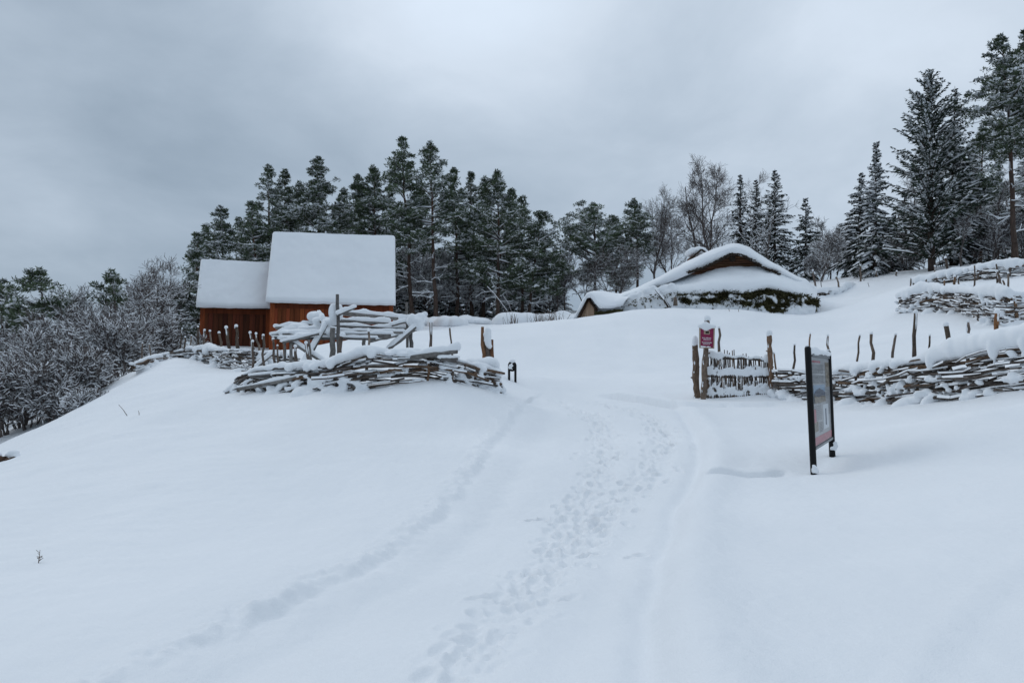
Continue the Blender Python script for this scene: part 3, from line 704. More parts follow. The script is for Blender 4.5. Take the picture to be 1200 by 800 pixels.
for i, (px, py, Y, wd, sd) in enumerate([(490, 312, 63, 40, 1), (530, 316, 64, 44, 2), (568, 320, 64, 44, 3), (608, 318, 63, 44, 4), (465, 318, 63, 40, 5), (628, 328, 61, 40, 6), (480, 300, 66, 50, 7), (512, 296, 66, 54, 8), (546, 300, 66, 50, 9), (592, 304, 66, 54, 10), (634, 312, 65, 50, 11), (656, 330, 64, 40, 12), (448, 310, 66, 44, 13)]):
    spruce('snowy young spruce growing beneath the pines right of the barn', px, px, py, Y, wd, 120 + i, .55, .22, group=UNDER)
for a in [
 ('leafless tree with forked trunk left of the spreading solitary pine', 664, 662, 300, 60, 50, 131, .3, 2, .9),
 ('small leafless tree close behind the plank ended shed', 683, 686, 308, 60, 44, 132, .3, 2, .8),
 ('leafless thicket tree right of the spreading solitary pine', 720, 722, 300, 58, 56, 133, .35, 3, .9),
 ('slender leafless tree left of the rightmost clump pine', 650, 648, 322, 59, 44, 134, .4, 3, .9),
]:
    bare(*a)
# --- frosted wood on the left slope
LEFT = 'frosted bare trees on the left slope'
for a in [
 ('frosted tree cut by the left picture edge below the pine', 6, 4, 398, 33, 80, 151, .6, 3, .95),
 ('dense reddish grey bare tree below the broad left pine', 40, 34, 400, 31, 84, 152, .6, 3, .95),
 ('rounded frosted tree right of the broad left pine', 88, 88, 366, 34, 84, 153, .6, 3, .95),
 ('tallest rounded bare tree in the middle of the left slope wood', 114, 108, 346, 36, 84, 154, .6, 3, .95),
 ('leaning dark trunked bare tree under the small pine top', 168, 148, 362, 33, 80, 155, .6, 2, .95),
 ('frosted tree behind the left end of the rear wattle fence', 178, 172, 328, 40, 70, 156, .6, 3, .95),
 ('pale frosted tree with feathery top beside the barn annex', 196, 190, 316, 45, 58, 157, .6, 3, .95),
 ('low frosted tree between annex wall and feathery tree', 213, 212, 334, 47, 40, 158, .6, 3, .95),
 ('many stemmed frosted bush overhanging the hill crest', 120, 118, 392, 30, 80, 159, .6, 5, .95),
 ('frosted bush on the crest below the leaning dark trunk', 150, 152, 392, 29, 64, 160, .6, 4, .95),
 ('large snowy shrub at the foot of the left slope', 84, 74, 428, 25.5, 80, 161, .6, 5, .95),
 ('snow covered shrub at the left edge by the bare earth', 30, 22, 436, 25.5, 74, 162, .6, 5, .95),
 ('low twiggy shrub just above the bare earth at the left edge', 12, 8, 452, 24.5, 64, 166, .6, 5, .95),
 ('low dark shrub left of the largest shrub at the slope foot', 66, 60, 446, 25, 70, 167, .6, 5, .95),
 ('low twiggy shrub between left edge and low dark shrub', 40, 36, 456, 24.8, 60, 168, .6, 5, .95),
 ('tangled snowy shrub between the two large slope shrubs', 58, 52, 410, 28, 74, 163, .6, 4, .95),
]:
    bare(*a, thick=1.5, group=LEFT)
for a in [
 ('small snowy shrub right of the large shrub on the crest line', 100, 102, 478, 22.5, 26, 164, .8, 5, .8),
 ('little red brown shrub right of the frosted tree at fence end', 196, 196, 385, 33, 34, 165, .5, 5, .9),
]:
    bare(*a, name='shrub', cat='shrub', group='small shrubs on the left crest')
#TREES_END

# ------------------------------------------------------------------ barn
def snow_slab(buf, a, b, c, d, thick, nrm_up=(0, 0, 1), nu=110, nv=50, noise=0.018):
    """rounded snow pillow over quad a-b (eave) c-d (ridge); top bulges"""
    a, b, c, d = (np.asarray(k, float) for k in (a, b, c, d)); n = unit(np.cross(b - a, d - a)); n = n if n[2] > 0 else -n
    u = np.linspace(0, 1, nu); v = np.linspace(0, 1, nv); U, V = np.meshgrid(u, v)
    P = (a * (1 - U[..., None]) + b * U[..., None]) * (1 - V[..., None]) + (d * (1 - U[..., None]) + c * U[..., None]) * V[..., None]
    Lu = np.linalg.norm(b - a); Lv = np.linalg.norm(d - a); du = np.minimum(U, 1 - U) * Lu; dv = V * Lv
    e = lambda x, rr: np.sqrt(np.clip(1 - (1 - np.clip(x / rr, 0, 1)) ** 2, 0, 1))
    T = thick * (0.5 + 0.5 * e(du, 0.16)) * (0.55 + 0.45 * e(dv, 0.18)) * (1 + .16 * fbm(P[..., 0] * .7, P[..., 2] * .7 + P[..., 1] * .5, 3)) + noise * fbm(P[..., 0] * 2.2, P[..., 2] * 2.2, 3)
    P = P - (unit(d - a) * (0.07 * fbm(P[..., 0] * 1.1 + 5, P[..., 0] * .3, 3) * np.clip(1 - dv / .5, 0, 1))[..., None])
    G = P + n * T[..., None]; buf.grid(G)
    # skirts close the pillow on all four sides
    for edge, pe in ((G[0], P[0]), (G[-1], P[-1]), (G[:, 0], P[:, 0]), (G[:, -1], P[:, -1])):
        buf.grid(np.stack([edge, pe], 0))

barn = thing('wooden_barn', 'reddish brown board barn with thick smooth snow on its steep roof and lower annex', 'barn', at(313, 410, 42))
def barn_block(xl, xr, eave_py, ridge_py, Yl, Yr, run, wall_inset, mat, over, base_py, xlw, xrw, post_mat):
    eL = at(xl, eave_py, Yl); eR = at(xr, eave_py + 1.5, Yr); eR[2] = eL[2]
    ax = eR - eL; ax[2] = 0; L = np.linalg.norm(ax); ax /= L; back = np.array([-ax[1], ax[0], 0]); back = back if back[1] > 0 else -back
    rz = at((xl + xr) / 2, ridge_py, (Yl + Yr) / 2 + run)[2] - 0.3; rise = rz - eL[2]
    up = np.array([0, 0, 1.0]); f = back * run + up * rise
    # wall plane
    w0 = at(xlw, eave_py, Yl) ; s0 = np.dot(w0 - eL, ax); w1 = at(xrw, eave_py, Yr); s1 = np.dot(w1 - eL, ax)
    inset = over; z0 = gz(eL[0] + ax[0] * L / 2, eL[1]) - 1.6; zt = eL[2] + rise / run * inset * 0.6
    wl = eL + ax * s0 + back * inset; wl[2] = z0; b = Buf(); x = 0.0; W = s1 - s0
    g = np.random.default_rng(int(xl))
    while x < W - 0.02:
        bw = min(g.uniform(0.17, 0.30), W - x); tn = g.uniform(0.55, 1.3)
        b.box(wl + ax * (x + 0.006) + back * g.uniform(-0.018, 0.008), ax * (bw - 0.016), back * 0.05, up * (zt - z0), tone=(tn, tn * g.uniform(.85, 1.1), tn)); x += bw
    b.box(wl + back * 0.045, ax * W, back * 0.06, up * (zt - z0 - 0.01), tone=(.25, .25, .25))
    dep = 2 * (run - inset)
    for s in (0, W - 0.1): b.box(wl + ax * s + back * 0.11, ax * 0.1, back * (dep - .11), up * (zt - z0 - 0.02), tone=(.8, .8, .8))
    b.box(wl + back * dep, ax * W, back * 0.1, up * (zt - z0))
    # gable triangles
    for s in (0.0, W - 0.1):
        p = wl + ax * s; p = np.array([p[0], p[1], zt]); q = p + back * dep; m = (p + q) / 2; m[2] = zt + (run - inset) * rise / run - 0.05
        V = [p, q, m, p + ax * 0.1, q + ax * 0.1, m + ax * 0.1]; b.add(V, [(0, 1, 4, 3), (1, 2, 5, 4), (2, 0, 3, 5)], [(0, 2, 1), (3, 4, 5)])
    b.build('wall', mat, barn, smooth=False)
    for s in (0.0, W - 0.22):
        p = Buf(); p.box(wl + ax * s - back * 0.04, ax * 0.22, back * 0.03, up * (zt - z0 - 0.002), tone=(1.1, 1.05, 1.0))
        p.build('corner_board', post_mat, barn, smooth=False)
    p = Buf(); tz = eL[2] - 0.30; q = wl.copy(); q[2] = tz; p.box(q + ax * 0.223 - back * 0.035, ax * (W - 0.446), back * 0.022, up * 0.30, tone=(.55, .5, .5)); p.build('top_plate', post_mat, barn, smooth=False)
    rf = Buf(); nrm = unit(np.cross(ax, f)); nrm = nrm if nrm[2] > 0 else -nrm; fb = back * run - up * rise
    rf.box(eL - nrm * 0.10, ax * L, f, nrm * 0.10, tone=(.8, .8, .8))
    top_e = eL + f; nr2 = unit(np.cross(ax, fb)); nr2 = nr2 if nr2[2] > 0 else -nr2; rf.box(top_e - nr2 * 0.10, ax * L, fb, nr2 * 0.098, tone=(.8, .8, .8))
    roof = rf.build('roof', 'bark_board', barn, smooth=False)
    s = Buf(); c = eL + f + ax * L; snow_slab(s, eL - f * 0.02, eL + ax * L - f * 0.02, c, eL + f, 0.30); e2 = top_e + fb
    snow_slab(s, e2, e2 + ax * L, c, top_e, 0.298)
    sn = s.build('roof_snow', 'snow', barn)
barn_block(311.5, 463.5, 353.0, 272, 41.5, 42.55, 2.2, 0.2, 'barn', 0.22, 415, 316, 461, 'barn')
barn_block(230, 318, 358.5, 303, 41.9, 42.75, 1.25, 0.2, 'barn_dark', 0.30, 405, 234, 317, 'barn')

# ------------------------------------------------------------------ snow helpers
def snow_line(b, P, rad, h, seed=0, step=0.12, side=0.0):
    """pillow of blobs along polyline P (lying on top)"""
    g = np.random.default_rng(seed); P = np.asarray(P, float); d = np.concatenate([[0], np.cumsum(np.linalg.norm(np.diff(P, axis=0), axis=1))]); s = 0.0
    while s <= d[-1]:
        c = np.array([np.interp(s, d, P[:, k]) for k in range(3)]); k = 0.75 + 0.5 * g.random() + 0.3 * float(perlin(np.array(s * 2.1), np.array(seed * 1.7)))
        b.blob(c + [0, 0, h * k * 0.35], (rad * (0.9 + 0.3 * g.random()), rad * (0.9 + 0.3 * g.random()), h * k), (9, 6)); s += step * (0.7 + 0.6 * g.random())
def rod_snow(b, P, r, g):
    """low rounded snow strip on top of a rod"""
    P = np.asarray(P); n = len(P); a = 0; 
    while a < n - 1:
        m = int(g.integers(1, 5)); e = min(n - 1, a + m)
        if g.random() < 0.42:
            Q = P[a:e + 1]; A = Q[:-1]; B = Q[1:]; rr = np.full(len(A), r); b.ridge(A, B, rr * 0.6, rr * 1.0, rr * 0.3 + g.uniform(0.004, 0.024))
        a = e
TONES = [(1, 1, 1), (.8, .8, .82), (1.25, 1.25, 1.25), (.6, .58, .56), (1.3, 1.0, .75), (.9, .85, .8), (1.05, 1.05, 1.1)]
def stake_geo(par, px0, py0, px1, py1, Y, r, g, mat='stake', bury=0.35, lean=True, orange=False):
    a = at(px0, py0, Y); c = at(px1, py1, Y + g.normal(0, 0.04)); d = a - c; a2 = a + d / np.linalg.norm(d) * bury; n = 7; P = seg(a2, c, n, r * 0.42)
    b = Buf(); tn = (1.5, .9, .5) if orange else TONES[int(g.integers(len(TONES)))]
    b.tube(P, np.linspace(r * 1.1, r * 0.85, n) * (1 + g.normal(0, 0.07, n)), 7, tone=tn); st = b.build('stake', mat, par)
    s = Buf(); s.blob(c + [0, 0, r * 0.3], (r * 1.15, r * 1.15, r * 1.1), (8, 5))
    lo = P[2]; off = np.array([-r * 0.75, -r * 0.2, 0]) if g.random() < 0.7 else np.array([0, -r * .8, 0])
    k = g.random()
    if k < 0.8: s.tube(seg(c * (1 - 0.55 * k) + lo * 0.55 * k + off, c + off * 0.8, 4), r * np.array([.12, .4, .25, .45]), 6)
    s.build('snow_cap', 'snow', st); return st

def fence(label, base, tops, stakes, seed, snow=0.16, lumps=1.0, rmin=.012, rmax=.026, group='wattle fences of woven sticks', layer=0.055, dens=1.0, vox=0.028, cap_prob=1.0, bury=0.2, topw=0.17):
    g = np.random.default_rng(seed); B = np.array([at(*p) for p in base]); px = np.array([p[0] for p in base], float); tp = np.array(tops, float)
    Ht = np.array([max(0.12, at(p[0], np.interp(p[0], tp[:, 0], tp[:, 1]), p[2])[2] - q[2]) for p, q in zip(base, B)])
    root = thing('wattle_fence', label, 'fence', B[len(B) // 2], group)
    D = np.concatenate([[0], np.cumsum(np.linalg.norm(np.diff(B[:, :2], axis=0), axis=1))]); Lt = D[-1]
    def bp(s): return np.array([np.interp(s, D, B[:, k]) for k in range(3)])
    def hh(s): return np.interp(s, D, Ht)
    def nr(s):
        e = bp(min(Lt, s + .1)) - bp(max(0, s - .1)); n = unit(np.array([e[1], -e[0], 0])); return n if n[1] < 0 else -n
    SX, SY = zip(*snow) if isinstance(snow, list) else ((0, 1), (snow, snow))
    rb = Buf(); sn = Buf(); nl = max(4, int(max(Ht) / layer * dens))
    for l in range(-2, nl):
        f0 = (l + 0.5) / nl; s = -g.uniform(0, 1.0)
        while s < Lt:
            L = g.uniform(1.0, 2.8); s0, s1 = max(0, s + g.normal(0, .08)), min(Lt, s + L); s += L * g.uniform(0.30, 0.62)
            if s1 - s0 < 0.3: continue
            n = max(4, int((s1 - s0) / 0.22)); ss = np.linspace(s0, s1, n); ph = (l % 2) * np.pi + g.normal(0, .3); tl = g.normal(0, 0.06); r = g.uniform(rmin, rmax) * (1.5 if g.random() < .1 else 1); P = []
            off = g.normal(0, .06)
            for q in ss:
                h = hh(q); z = f0 * h + tl * (q - (s0 + s1) / 2) + g.normal(0, .016)
                P.append(bp(q) + nr(q) * (0.075 * math.sin(q * np.pi / 0.62 + ph) + off) + np.array([0, 0, min(z, h * 1.04)]))
            P = np.array(P); rb.tube(P, np.linspace(r, r * g.uniform(.5, .9), n), 6, tone=TONES[int(g.integers(len(TONES)))]); rod_snow(sn, P, r, g)
    rb.build('woven_rods', 'rod', root)
    sn.build('rod_snow', 'snow', root, smooth=False)
    for st in stakes:
        stake_geo(root, *st[:6], g, orange=len(st) > 6)
    c = Buf(); s = 0.0
    while s <= Lt:
        n = nr(s); p = bp(s); h = hh(s); k = float(np.interp(np.interp(s, D, px), SX, SY)) * (0.9 + 0.9 * max(-.6, float(fbm(np.array(s * 0.9), np.array(seed * 2.3), 2))) + g.normal(0, .06))
        if k > 0.03 and g.random() < cap_prob: c.blob(p + np.array([0, 0, h + k * 0.40]) + n * g.normal(0, .015), (min(topw, .06 + .55 * k) * g.uniform(.85, 1.0), min(topw, .06 + .55 * k) * g.uniform(.8, 1.0), k * .62 + .01), (10, 7))
        if k > 0.10 and g.random() < 0.13: c.blob(p + np.array([0, 0, h - k * .1]) + n * topw * 0.6, (.11, .07, k * g.uniform(.4, .8)), (8, 6))
        s += 0.06 * g.uniform(.7, 1.3)
    for _ in range(int(lumps * Lt * 4.5)):
        s = g.random() * Lt; h = hh(s); f = g.random() ** 1.3; p = bp(s) + nr(s) * g.uniform(.02, .12) + np.array([0, 0, f * h * 0.85]); r = g.uniform(.035, .12) * (1.35 - .6 * f)
        al = unit(bp(min(Lt, s + .1)) - bp(max(0, s - .1))); sx_ = g.uniform(.05, .22)
        for _k in range(int(g.integers(3, 10))):
            q = g.uniform(.35, .75) * r + .012; c.blob(p + al * g.normal(0, sx_) + nr(s) * g.normal(0, .025) + np.array([0, 0, g.normal(0, .045)]), (q * g.uniform(.9, 1.8), q * .8, q * g.uniform(.5, 1.1)), (8, 6))
    for _ in range(int(Lt * 2.0)):   # drift against the foot
        s = g.random() * Lt; p = bp(s) + nr(s) * g.uniform(.02, .16) + np.array([0, 0, -0.13]); r = g.uniform(.12, .24); c.blob(p, (r * 1.5, r, g.uniform(.16, .30)), (10, 7))
    c.build('snow_cap', 'snow', root, remesh=vox)
    return root

# ------------------------------------------------------------------ wattle fences
fence('low snowy wattle fence with leaning stakes curving in front of the red barn annex',
      [(154,433,25),(176,427,26),(197,422,27),(222,423,27),(240,426,26.5),(260,431,25.5),(287,437,24),(312,435,24.5),(345,430,26)],
      [(154,427),(173,421),(198,413),(223,409),(257,411),(290,410),(312,414),(345,419)],
      [(166,420,167,402,25.6,.025),(177,418,175,403,26,.02),(211,410,213.5,385,27,.025),(216,410,217,395,27,.03),(223,410,224.5,393,27,.022),(232.5,410,232,383,27,.03),
       (240,408,239.7,387,26.5,.035),(249,411,246,388,26.3,.035),(261,412,256.7,390,25.8,.04),(269.5,411,265,384,25.2,.05),(280,412,276.7,382.5,24.8,.05),(278,412,278,396,24.8,.035),(297,414,293,390,24.4,.04),(304,414,300,391,24.4,.035),(334,424,333,398,25,.03)],
      201, snow=[(154,.12),(200,.05),(222,.14),(258,.16),(270,.03),(300,.04),(320,.16),(345,.1)], lumps=.9, rmax=.024, cap_prob=.75, vox=.035, layer=.06)
fence('front left wattle fence of grey sticks, half drowned in snow below the pole rack',
      [(276,463,19),(300,462,18.5),(340,461,18),(380,460,17.5),(430,461,17.2),(462,457,17.2),(500,452,17.3),(530,452,17.5),(565,459,18),(584,463,18.3)],
      [(276,446),(300,434),(340,431),(380,429),(410,426),(425,414),(470,415),(500,416),(535,422),(549,430),(584,438)],
      [(296,452,296,400,18.7,.030),(310,440,308.5,393,18.5,.028),(322,436,320,397,18.3,.028),(326.5,436,325,405,18.4,.022),(347,434,346,406,18.1,.035),(364,432,358.6,402,17.8,.035),
       (396,425,401.5,393,17.5,.055),(430.5,420,432,388,17.3,.028),(505,415,505,377,17.6,.035),(530,414,527,384,17.8,.02),(502,440,502,425,17.25,.03),(531,445,531,434,17.4,.025),(572,460,571,440,18,.025),(577.5,464,577.5,438,18.1,.045)],
      202, snow=[(276,.06),(300,.10),(340,.10),(400,.22),(430,.16),(470,.12),(500,.10),(560,.14),(584,.1)], lumps=1.1, rmin=.012, rmax=.030, cap_prob=.85, topw=.2, layer=.062)
fence('long front wattle fence right of the gate with deep snow pillow along its top',
      [(909,468,20),(930,470,19.5),(960,472,19),(1000,474,18),(1040,474,17.2),(1065,472,16.6),(1100,471,16),(1130,470,15.5),(1165,465,15),(1210,461,14.5),(1265,456,14)],
      [(909,435),(960,436),(1010,434),(1040,429),(1070,425),(1100,421),(1130,416),(1150,411),(1180,405),(1210,400),(1265,392)],
      [(930,442,931,404,19.7,.028),(949,430,949.5,391,19.6,.022),(974.5,440,970,393,19.2,.03),(1004,432,1007.5,393,18.2,.024),(1025,436,1021,391,17.9,.035),(1042,434,1049.5,392,17.3,.03),
       (1071.5,424,1073,366,16.8,.042),(1089,424,1089.5,393,16.3,.022),(1112,416,1108.5,381,16,.05),(1135,406,1134,377,15.6,.03),(1166.5,402,1168.5,366,15.1,.05,1),(912,450,907,414,20.1,.025),(842.5,420,842.6,384,21.5,.035)],
      203, snow=[(909,.05),(950,.07),(1000,.14),(1040,.20),(1070,.10),(1100,.26),(1140,.30),(1200,.34),(1265,.34)], lumps=1.7, rmin=.014, rmax=.034, topw=.19, layer=.058)
fence('short lumpy wattle fence on the upper right, nearer of two, thick with snow',
      [(1055,366,30),(1075,366,29.5),(1095,365,29),(1125,368,27.5),(1155,378,25.5),(1180,386,24.5),(1206,380,24.5)],
      [(1055,349),(1085,341),(1110,339),(1130,343),(1160,344),(1185,346),(1206,347)],
      [(1067,348,1067.5,326,29.8,.03),(1085.5,340,1085.5,327,29.2,.035),(1106,338,1106.5,328,28.5,.03),(1118,336,1118.5,324,28,.045),(1122.5,336,1122.5,325,27.8,.03),(1142,330,1142,311,27,.025),
       (1176,344,1168,318,25,.04),(1168.5,326,1167,309,25.2,.03),(1178,340,1175,328,24.8,.03),(1182,340,1181.5,320,24.6,.03),(1191,372,1189,352,24.5,.05)],
      204, snow=.27, lumps=1.3, rmax=.03, topw=.19, vox=.036, layer=.062)
fence('farther upper right wattle fence rising to the picture edge behind the lumpy one',
      [(1070,338,34),(1095,336,33.5),(1110,336,33),(1130,335,32.5),(1150,332,32),(1180,330,31.5),(1215,328,31)],
      [(1070,331),(1095,326),(1110,323),(1130,318),(1150,314),(1180,311),(1215,308)],
      [(1111,321,1107.8,302,33,.05),(1095,324,1095.5,312,33.5,.035),(1146.5,318,1146.5,310,32,.05),(1183.5,312,1183.5,303,31.4,.04),(1149,316,1149,309,32,.03)],
      205, snow=.24, lumps=.25, rmax=.03, topw=.2, vox=.04, layer=.062)
fence('buried old fence line with thin crooked stakes right of the turf house',
      [(954,350,43.5),(965,348,43.5),(980,346,44),(995,341,45),(1010,336,47)],
      [(954,344),(965,342),(980,340),(995,337.5),(1010,334)],
      [(957,344,952.5,317,43.5,.05),(963.5,342,962,330,43.6,.02),(984,340,980,324,44,.05),(1008,338,1008.5,311,46.5,.05),(1012.5,338,1012.5,327,46.5,.03),(1028,334,1027,317,47,.05),(1051,330,1051,318,45.5,.05)],
      206, snow=.26, lumps=.8, rmax=.04, topw=.3, vox=.05, layer=.07)

# ------------------------------------------------------------------ poles, rack, posts
def pole(par, name, a, b, r, seed, mat='grey', snow=.05, sides=8, n=7, tone=None, vox=None, ends=True):
    r = r * .86; g = np.random.default_rng(seed); P = seg(np.asarray(a), np.asarray(b), n, r * .12)
    u = Buf(); u.tube(P, np.linspace(r, r * .85, n) * (1 + g.normal(0, .05, n)), sides, tone=tone or TONES[seed % 3]); o = u.build(name, mat, par)
    if snow > 0:
        s = Buf(); L = np.linalg.norm(P[-1] - P[0]); m = max(8, int(L / .055)); Q = seg(P[0], P[-1], m); az_ = math.atan2(P[-1][1] - P[0][1], P[-1][0] - P[0][0])
        for i in range(m):
            t_ = i / (m - 1); h = snow * (0.85 + .12 * g.random() + 1.1 * max(-.9, float(fbm(np.array(i * .11), np.array(seed * 3.3), 2))))
            if h > .018: s.blob(Q[i] + [0, 0, r * .75 + h * .32], (.085, r * .95 + .012, h * .62 + .008), (8, 6), az_)
        if s.V: s.build('snow_cap', 'snow', o, remesh=vox or .022)
    return o

for i, (a, b, r, sn, lab) in enumerate([
    ((264.5,461,18.9), (321,413,19.6), .055, .04, 'grey pole leaning from the snow at the left end of the front fence'),
    ((294,441.5,18.3), (349,436,18.1), .05, .07, 'upper of two fallen grey poles lying against the front left fence'),
    ((280.5,455.5,18.4), (373,438,17.6), .05, .05, 'lower, longer fallen grey pole lying across the front left fence'),
    ((481,418.5,17.0), (536,411.5,17.3), .07, .13, 'thick snow topped log resting on the front left fence'),
    ((516,421,17.15), (536,420.5,17.3), .05, .06, 'short log end tucked under the thick snow topped log')]):
    A = at(*a); B = at(*b); t = thing('fallen_pole' if i < 3 else 'log', lab, 'pole' if i < 3 else 'log', (A + B) / 2); pole(t, 'shaft', A, B, r, 300 + i, snow=sn)

rk = thing('pole_rack', 'grey rack of poles on crossed props, layered with snow before the red barn', 'rack', at(400, 412, 21.5))
def rp(name, a, b, r, seed, snow=.06, **k): return pole(rk, name, at(*a), at(*b), r, seed, snow=snow, **k)
rp('post', (397,420,21.0), (395.4,345,21.0), .055, 310, .0); rp('post', (390,425,21.1), (390,384,21.1), .085, 311, .0)
rp('post', (477.8,416,23), (476.6,354,23), .045, 312, 0.0); rp('post', (481.5,416,23.1), (481.3,388,23.1), .07, 313, 0.0)
rp('post', (341,434,20.8), (341,401,20.8), .05, 314, 0.0); rp('post', (360,430,22.5), (359.5,399,22.5), .035, 315, 0.0); rp('post', (334,424,22.8), (334,400,22.8), .04, 316, 0.0); rp('post', (426.5,414,22), (426.5,397,22), .06, 317, 0.0)
rp('post', (365,425,20.6), (362,398,20.6), .03, 318, 0.0)
rp('rail', (399,366.5,23.6), (476,374.5,23.9), .075, 320, .11); rp('rail', (393,375.5,23.0), (455,379,23.3), .06, 321, .09)
rp('rail', (356,380.8,22.4), (479,385.5,23.2), .055, 322, .08); rp('rail', (352,387,21.9), (472,389.5,22.6), .045, 323, .07)
rp('rail', (331,392.5,21.3), (458,393.3,22.0), .075, 324, .07); rp('rail', (321,395.6,20.9), (440,397,21.6), .05, 325, .05)
rp('rail', (323,384.2,22.6), (358,382,22.6), .05, 326, .11); rp('rail', (331,401.5,20.7), (374,391,20.9), .045, 327, .06)
rp('rail', (318,393,21.3), (352,386,22.2), .045, 328, .10); rp('rail', (433,400,21.6), (472,392,22.9), .045, 329, .05)
rp('rail', (372,374,23.2), (378,377,21.6), .06, 330, .20)
rp('brace', (356,426,20.6), (385,376,21.4), .075, 331, .08); rp('brace', (343,401,20.9), (379,424,20.7), .06, 332, .07)
rp('brace', (449,415,22.4), (487,383,22.8), .065, 333, .10); rp('brace', (396,369,20.9), (415,361,21.2), .045, 334, .09)
rp('rail', (470,377.5,23.0), (498,371.5,23.0), .065, 335, .17); rp('rail', (459,381.5,22.8), (474,377.5,22.9), .04, 336, .09); rp('rail', (480,388.5,23.1), (493,385,23.1), .05, 337, .15)
s = Buf(); g = np.random.default_rng(9)
for (px, py, Y, r, k) in [(392,366,21.2,.13,.24),(397,364,21.3,.11,.22),(372,371,22.4,.17,.16),(378,376,22.,.16,.12),(386,378,21.4,.2,.12),(340,389,21.6,.22,.09),(350,383,22.3,.25,.1),(348,390,21.5,.3,.09),(333,396,21,.2,.06),(486,376,22.9,.16,.15),(492,373,22.9,.15,.17),(488,382,22.9,.15,.15),(386,389,21.2,.1,.1),(366,385,22,.25,.09),(365,393,21.3,.25,.07)]:
    for _ in range(4): s.blob(at(px + g.normal(0, r * 12), py, Y) + g.normal(0, r * .35, 3) * [1, 1, .1], (r * g.uniform(.7, 1.1), r * .9, k * g.uniform(.6, 1)), (9, 6))
s.build('snow_cap', 'snow', rk, remesh=.03)

# jagged end post of the front fence
ep = thing('gate_post', 'thick split weathered post with snow, standing at right end of front left fence', 'post', at(572, 462, 18.6))
b = Buf(); A = at(572.5, 470, 18.6); T_ = at(570.5, 383, 18.6)
for (dx, w0, ptop, tn) in ((-5, .045, 383, (1.3, .85, .55)), (1, .075, 407, (.8, .8, .85)), (5.5, .06, 398, (1.0, .6, .4)), (-2, .06, 400, (.9, .75, .6)), (4, .05, 412, (.6, .55, .5))):
    b.tube(seg(at(573 + dx, 470, 18.6 + rng.normal(0, .04)), at(570.5 + dx, ptop, 18.6), 9, .008), np.linspace(w0 * 1.15, w0 * .75, 9), 7, tone=tn)
b.build('shaft', 'stake', ep)
s = Buf(); g = np.random.default_rng(12)
for k in range(22): s.blob(at(571.5 + g.normal(0, 1.2 + k * .06), 386 + k * .95, 18.55), (.05 + .02 * g.random(), .07, .06), (8, 6))
for k in range(14): s.blob(at(579 + k * .45, 424 + k * 2.6, 18.45) + g.normal(0, .02, 3), (.09, .09, .10), (8, 6))
for k in range(14): s.blob(at(552 + k * 2.0, 426 + 1.5 * math.sin(k), 18.3) + g.normal(0, .02, 3), (.16, .16, .12), (8, 6))
s.build('snow_cap', 'snow', ep, remesh=.03)

# ------------------------------------------------------------------ gate and its posts
def rough_post(label, px0, py0, px1, py1, Y, r, seed, tone, capw, caph, lichen=True, orange=False):
    a = at(px0, py0 + 12, Y); c = at(px1, py1, Y); t = thing('gate_post', label, 'post', at(px0, py0, Y)); g = np.random.default_rng(seed); n = 14
    P = seg(a, c, n, r * .13); b = Buf(); b.tube(P, np.linspace(r * 1.08, r * .9, n) * (1 + g.normal(0, .09, n)), 10, tone=tone)
    for _ in range(5): k = int(g.integers(2, n - 1)); an = g.uniform(3.2, 6.2); b.tube(seg(P[k], P[k] + np.array([math.cos(an) * r * 1.5, math.sin(an) * r * 1.5, r * .3]), 3), r * .25, 6, tone=tone)
    o = b.build('shaft', 'stake', t); s = Buf()
    for _ in range(5): s.blob(c + [g.normal(0, .012), g.normal(0, .012), caph * .3], (capw * .5, capw * .5, caph * g.uniform(.7, 1)), (10, 7))
    for _ in range(16):
        k = g.random(); p = P[0] * (1 - k) + P[-1] * k; s.blob(p + [-r * g.uniform(.3, .9), -r * g.uniform(.5, .9), 0], (r * g.uniform(.15, .35), r * .25, r * g.uniform(.3, 1.0)), (7, 5))
    s.build('snow_cap', 'snow', o, remesh=.018); return t
rough_post('lichen grey gate post with round snow cap, leftmost post beside the red sign', 817, 467, 814.5, 403, 20.6, .080, 401, (.95, .85, .75), .16, .17)
rough_post('tall slim gate post carrying the red sign', 824, 467, 828.5, 375, 20.3, .070, 402, (1.1, 1.05, 1.0), .12, .10)
rough_post('single brown gate post at the right end of the woven gate', 905.5, 465, 901.5, 392, 20.1, .062, 403, (1.25, 1.0, .82), .13, .10)
sg = thing('sign', 'small dark red sign in a wooden frame on the tall gate post, snow on top', 'sign', at(828, 396, 20.18))
C00, C10, C11, C01 = at(820, 407.2, 20.2), at(836, 408, 20.2), at(836.6, 384.6, 20.2), at(820, 384, 20.2)
def bil(c, u, v, off=0.0):
    p = c[0] * (1 - u) * (1 - v) + c[1] * u * (1 - v) + c[2] * u * v + c[3] * (1 - u) * v; n = unit(np.cross(c[1] - c[0], c[3] - c[0])); n = n if n[1] < 0 else -n; return p + n * off
def plate(par, name, mat, c, u0, u1, v0, v1, off, th=.004, parts=None):
    b = Buf()
    for (a0, a1, b0, b1) in (parts or [(u0, u1, v0, v1)]):
        V = [bil(c, a0, b0, off), bil(c, a1, b0, off), bil(c, a1, b1, off), bil(c, a0, b1, off)]; V += [bil(c, a0, b0, off - th), bil(c, a1, b0, off - th), bil(c, a1, b1, off - th), bil(c, a0, b1, off - th)]
        b.add(V, [(0, 1, 2, 3), (4, 7, 6, 5), (0, 4, 5, 1), (1, 5, 6, 2), (2, 6, 7, 3), (3, 7, 4, 0)])
    return b.build(name, mat, par, smooth=False)
SC = (C00, C10, C11, C01)
plate(sg, 'panel', 'magenta', SC, .0, 1, 0, 1, .02, .02)
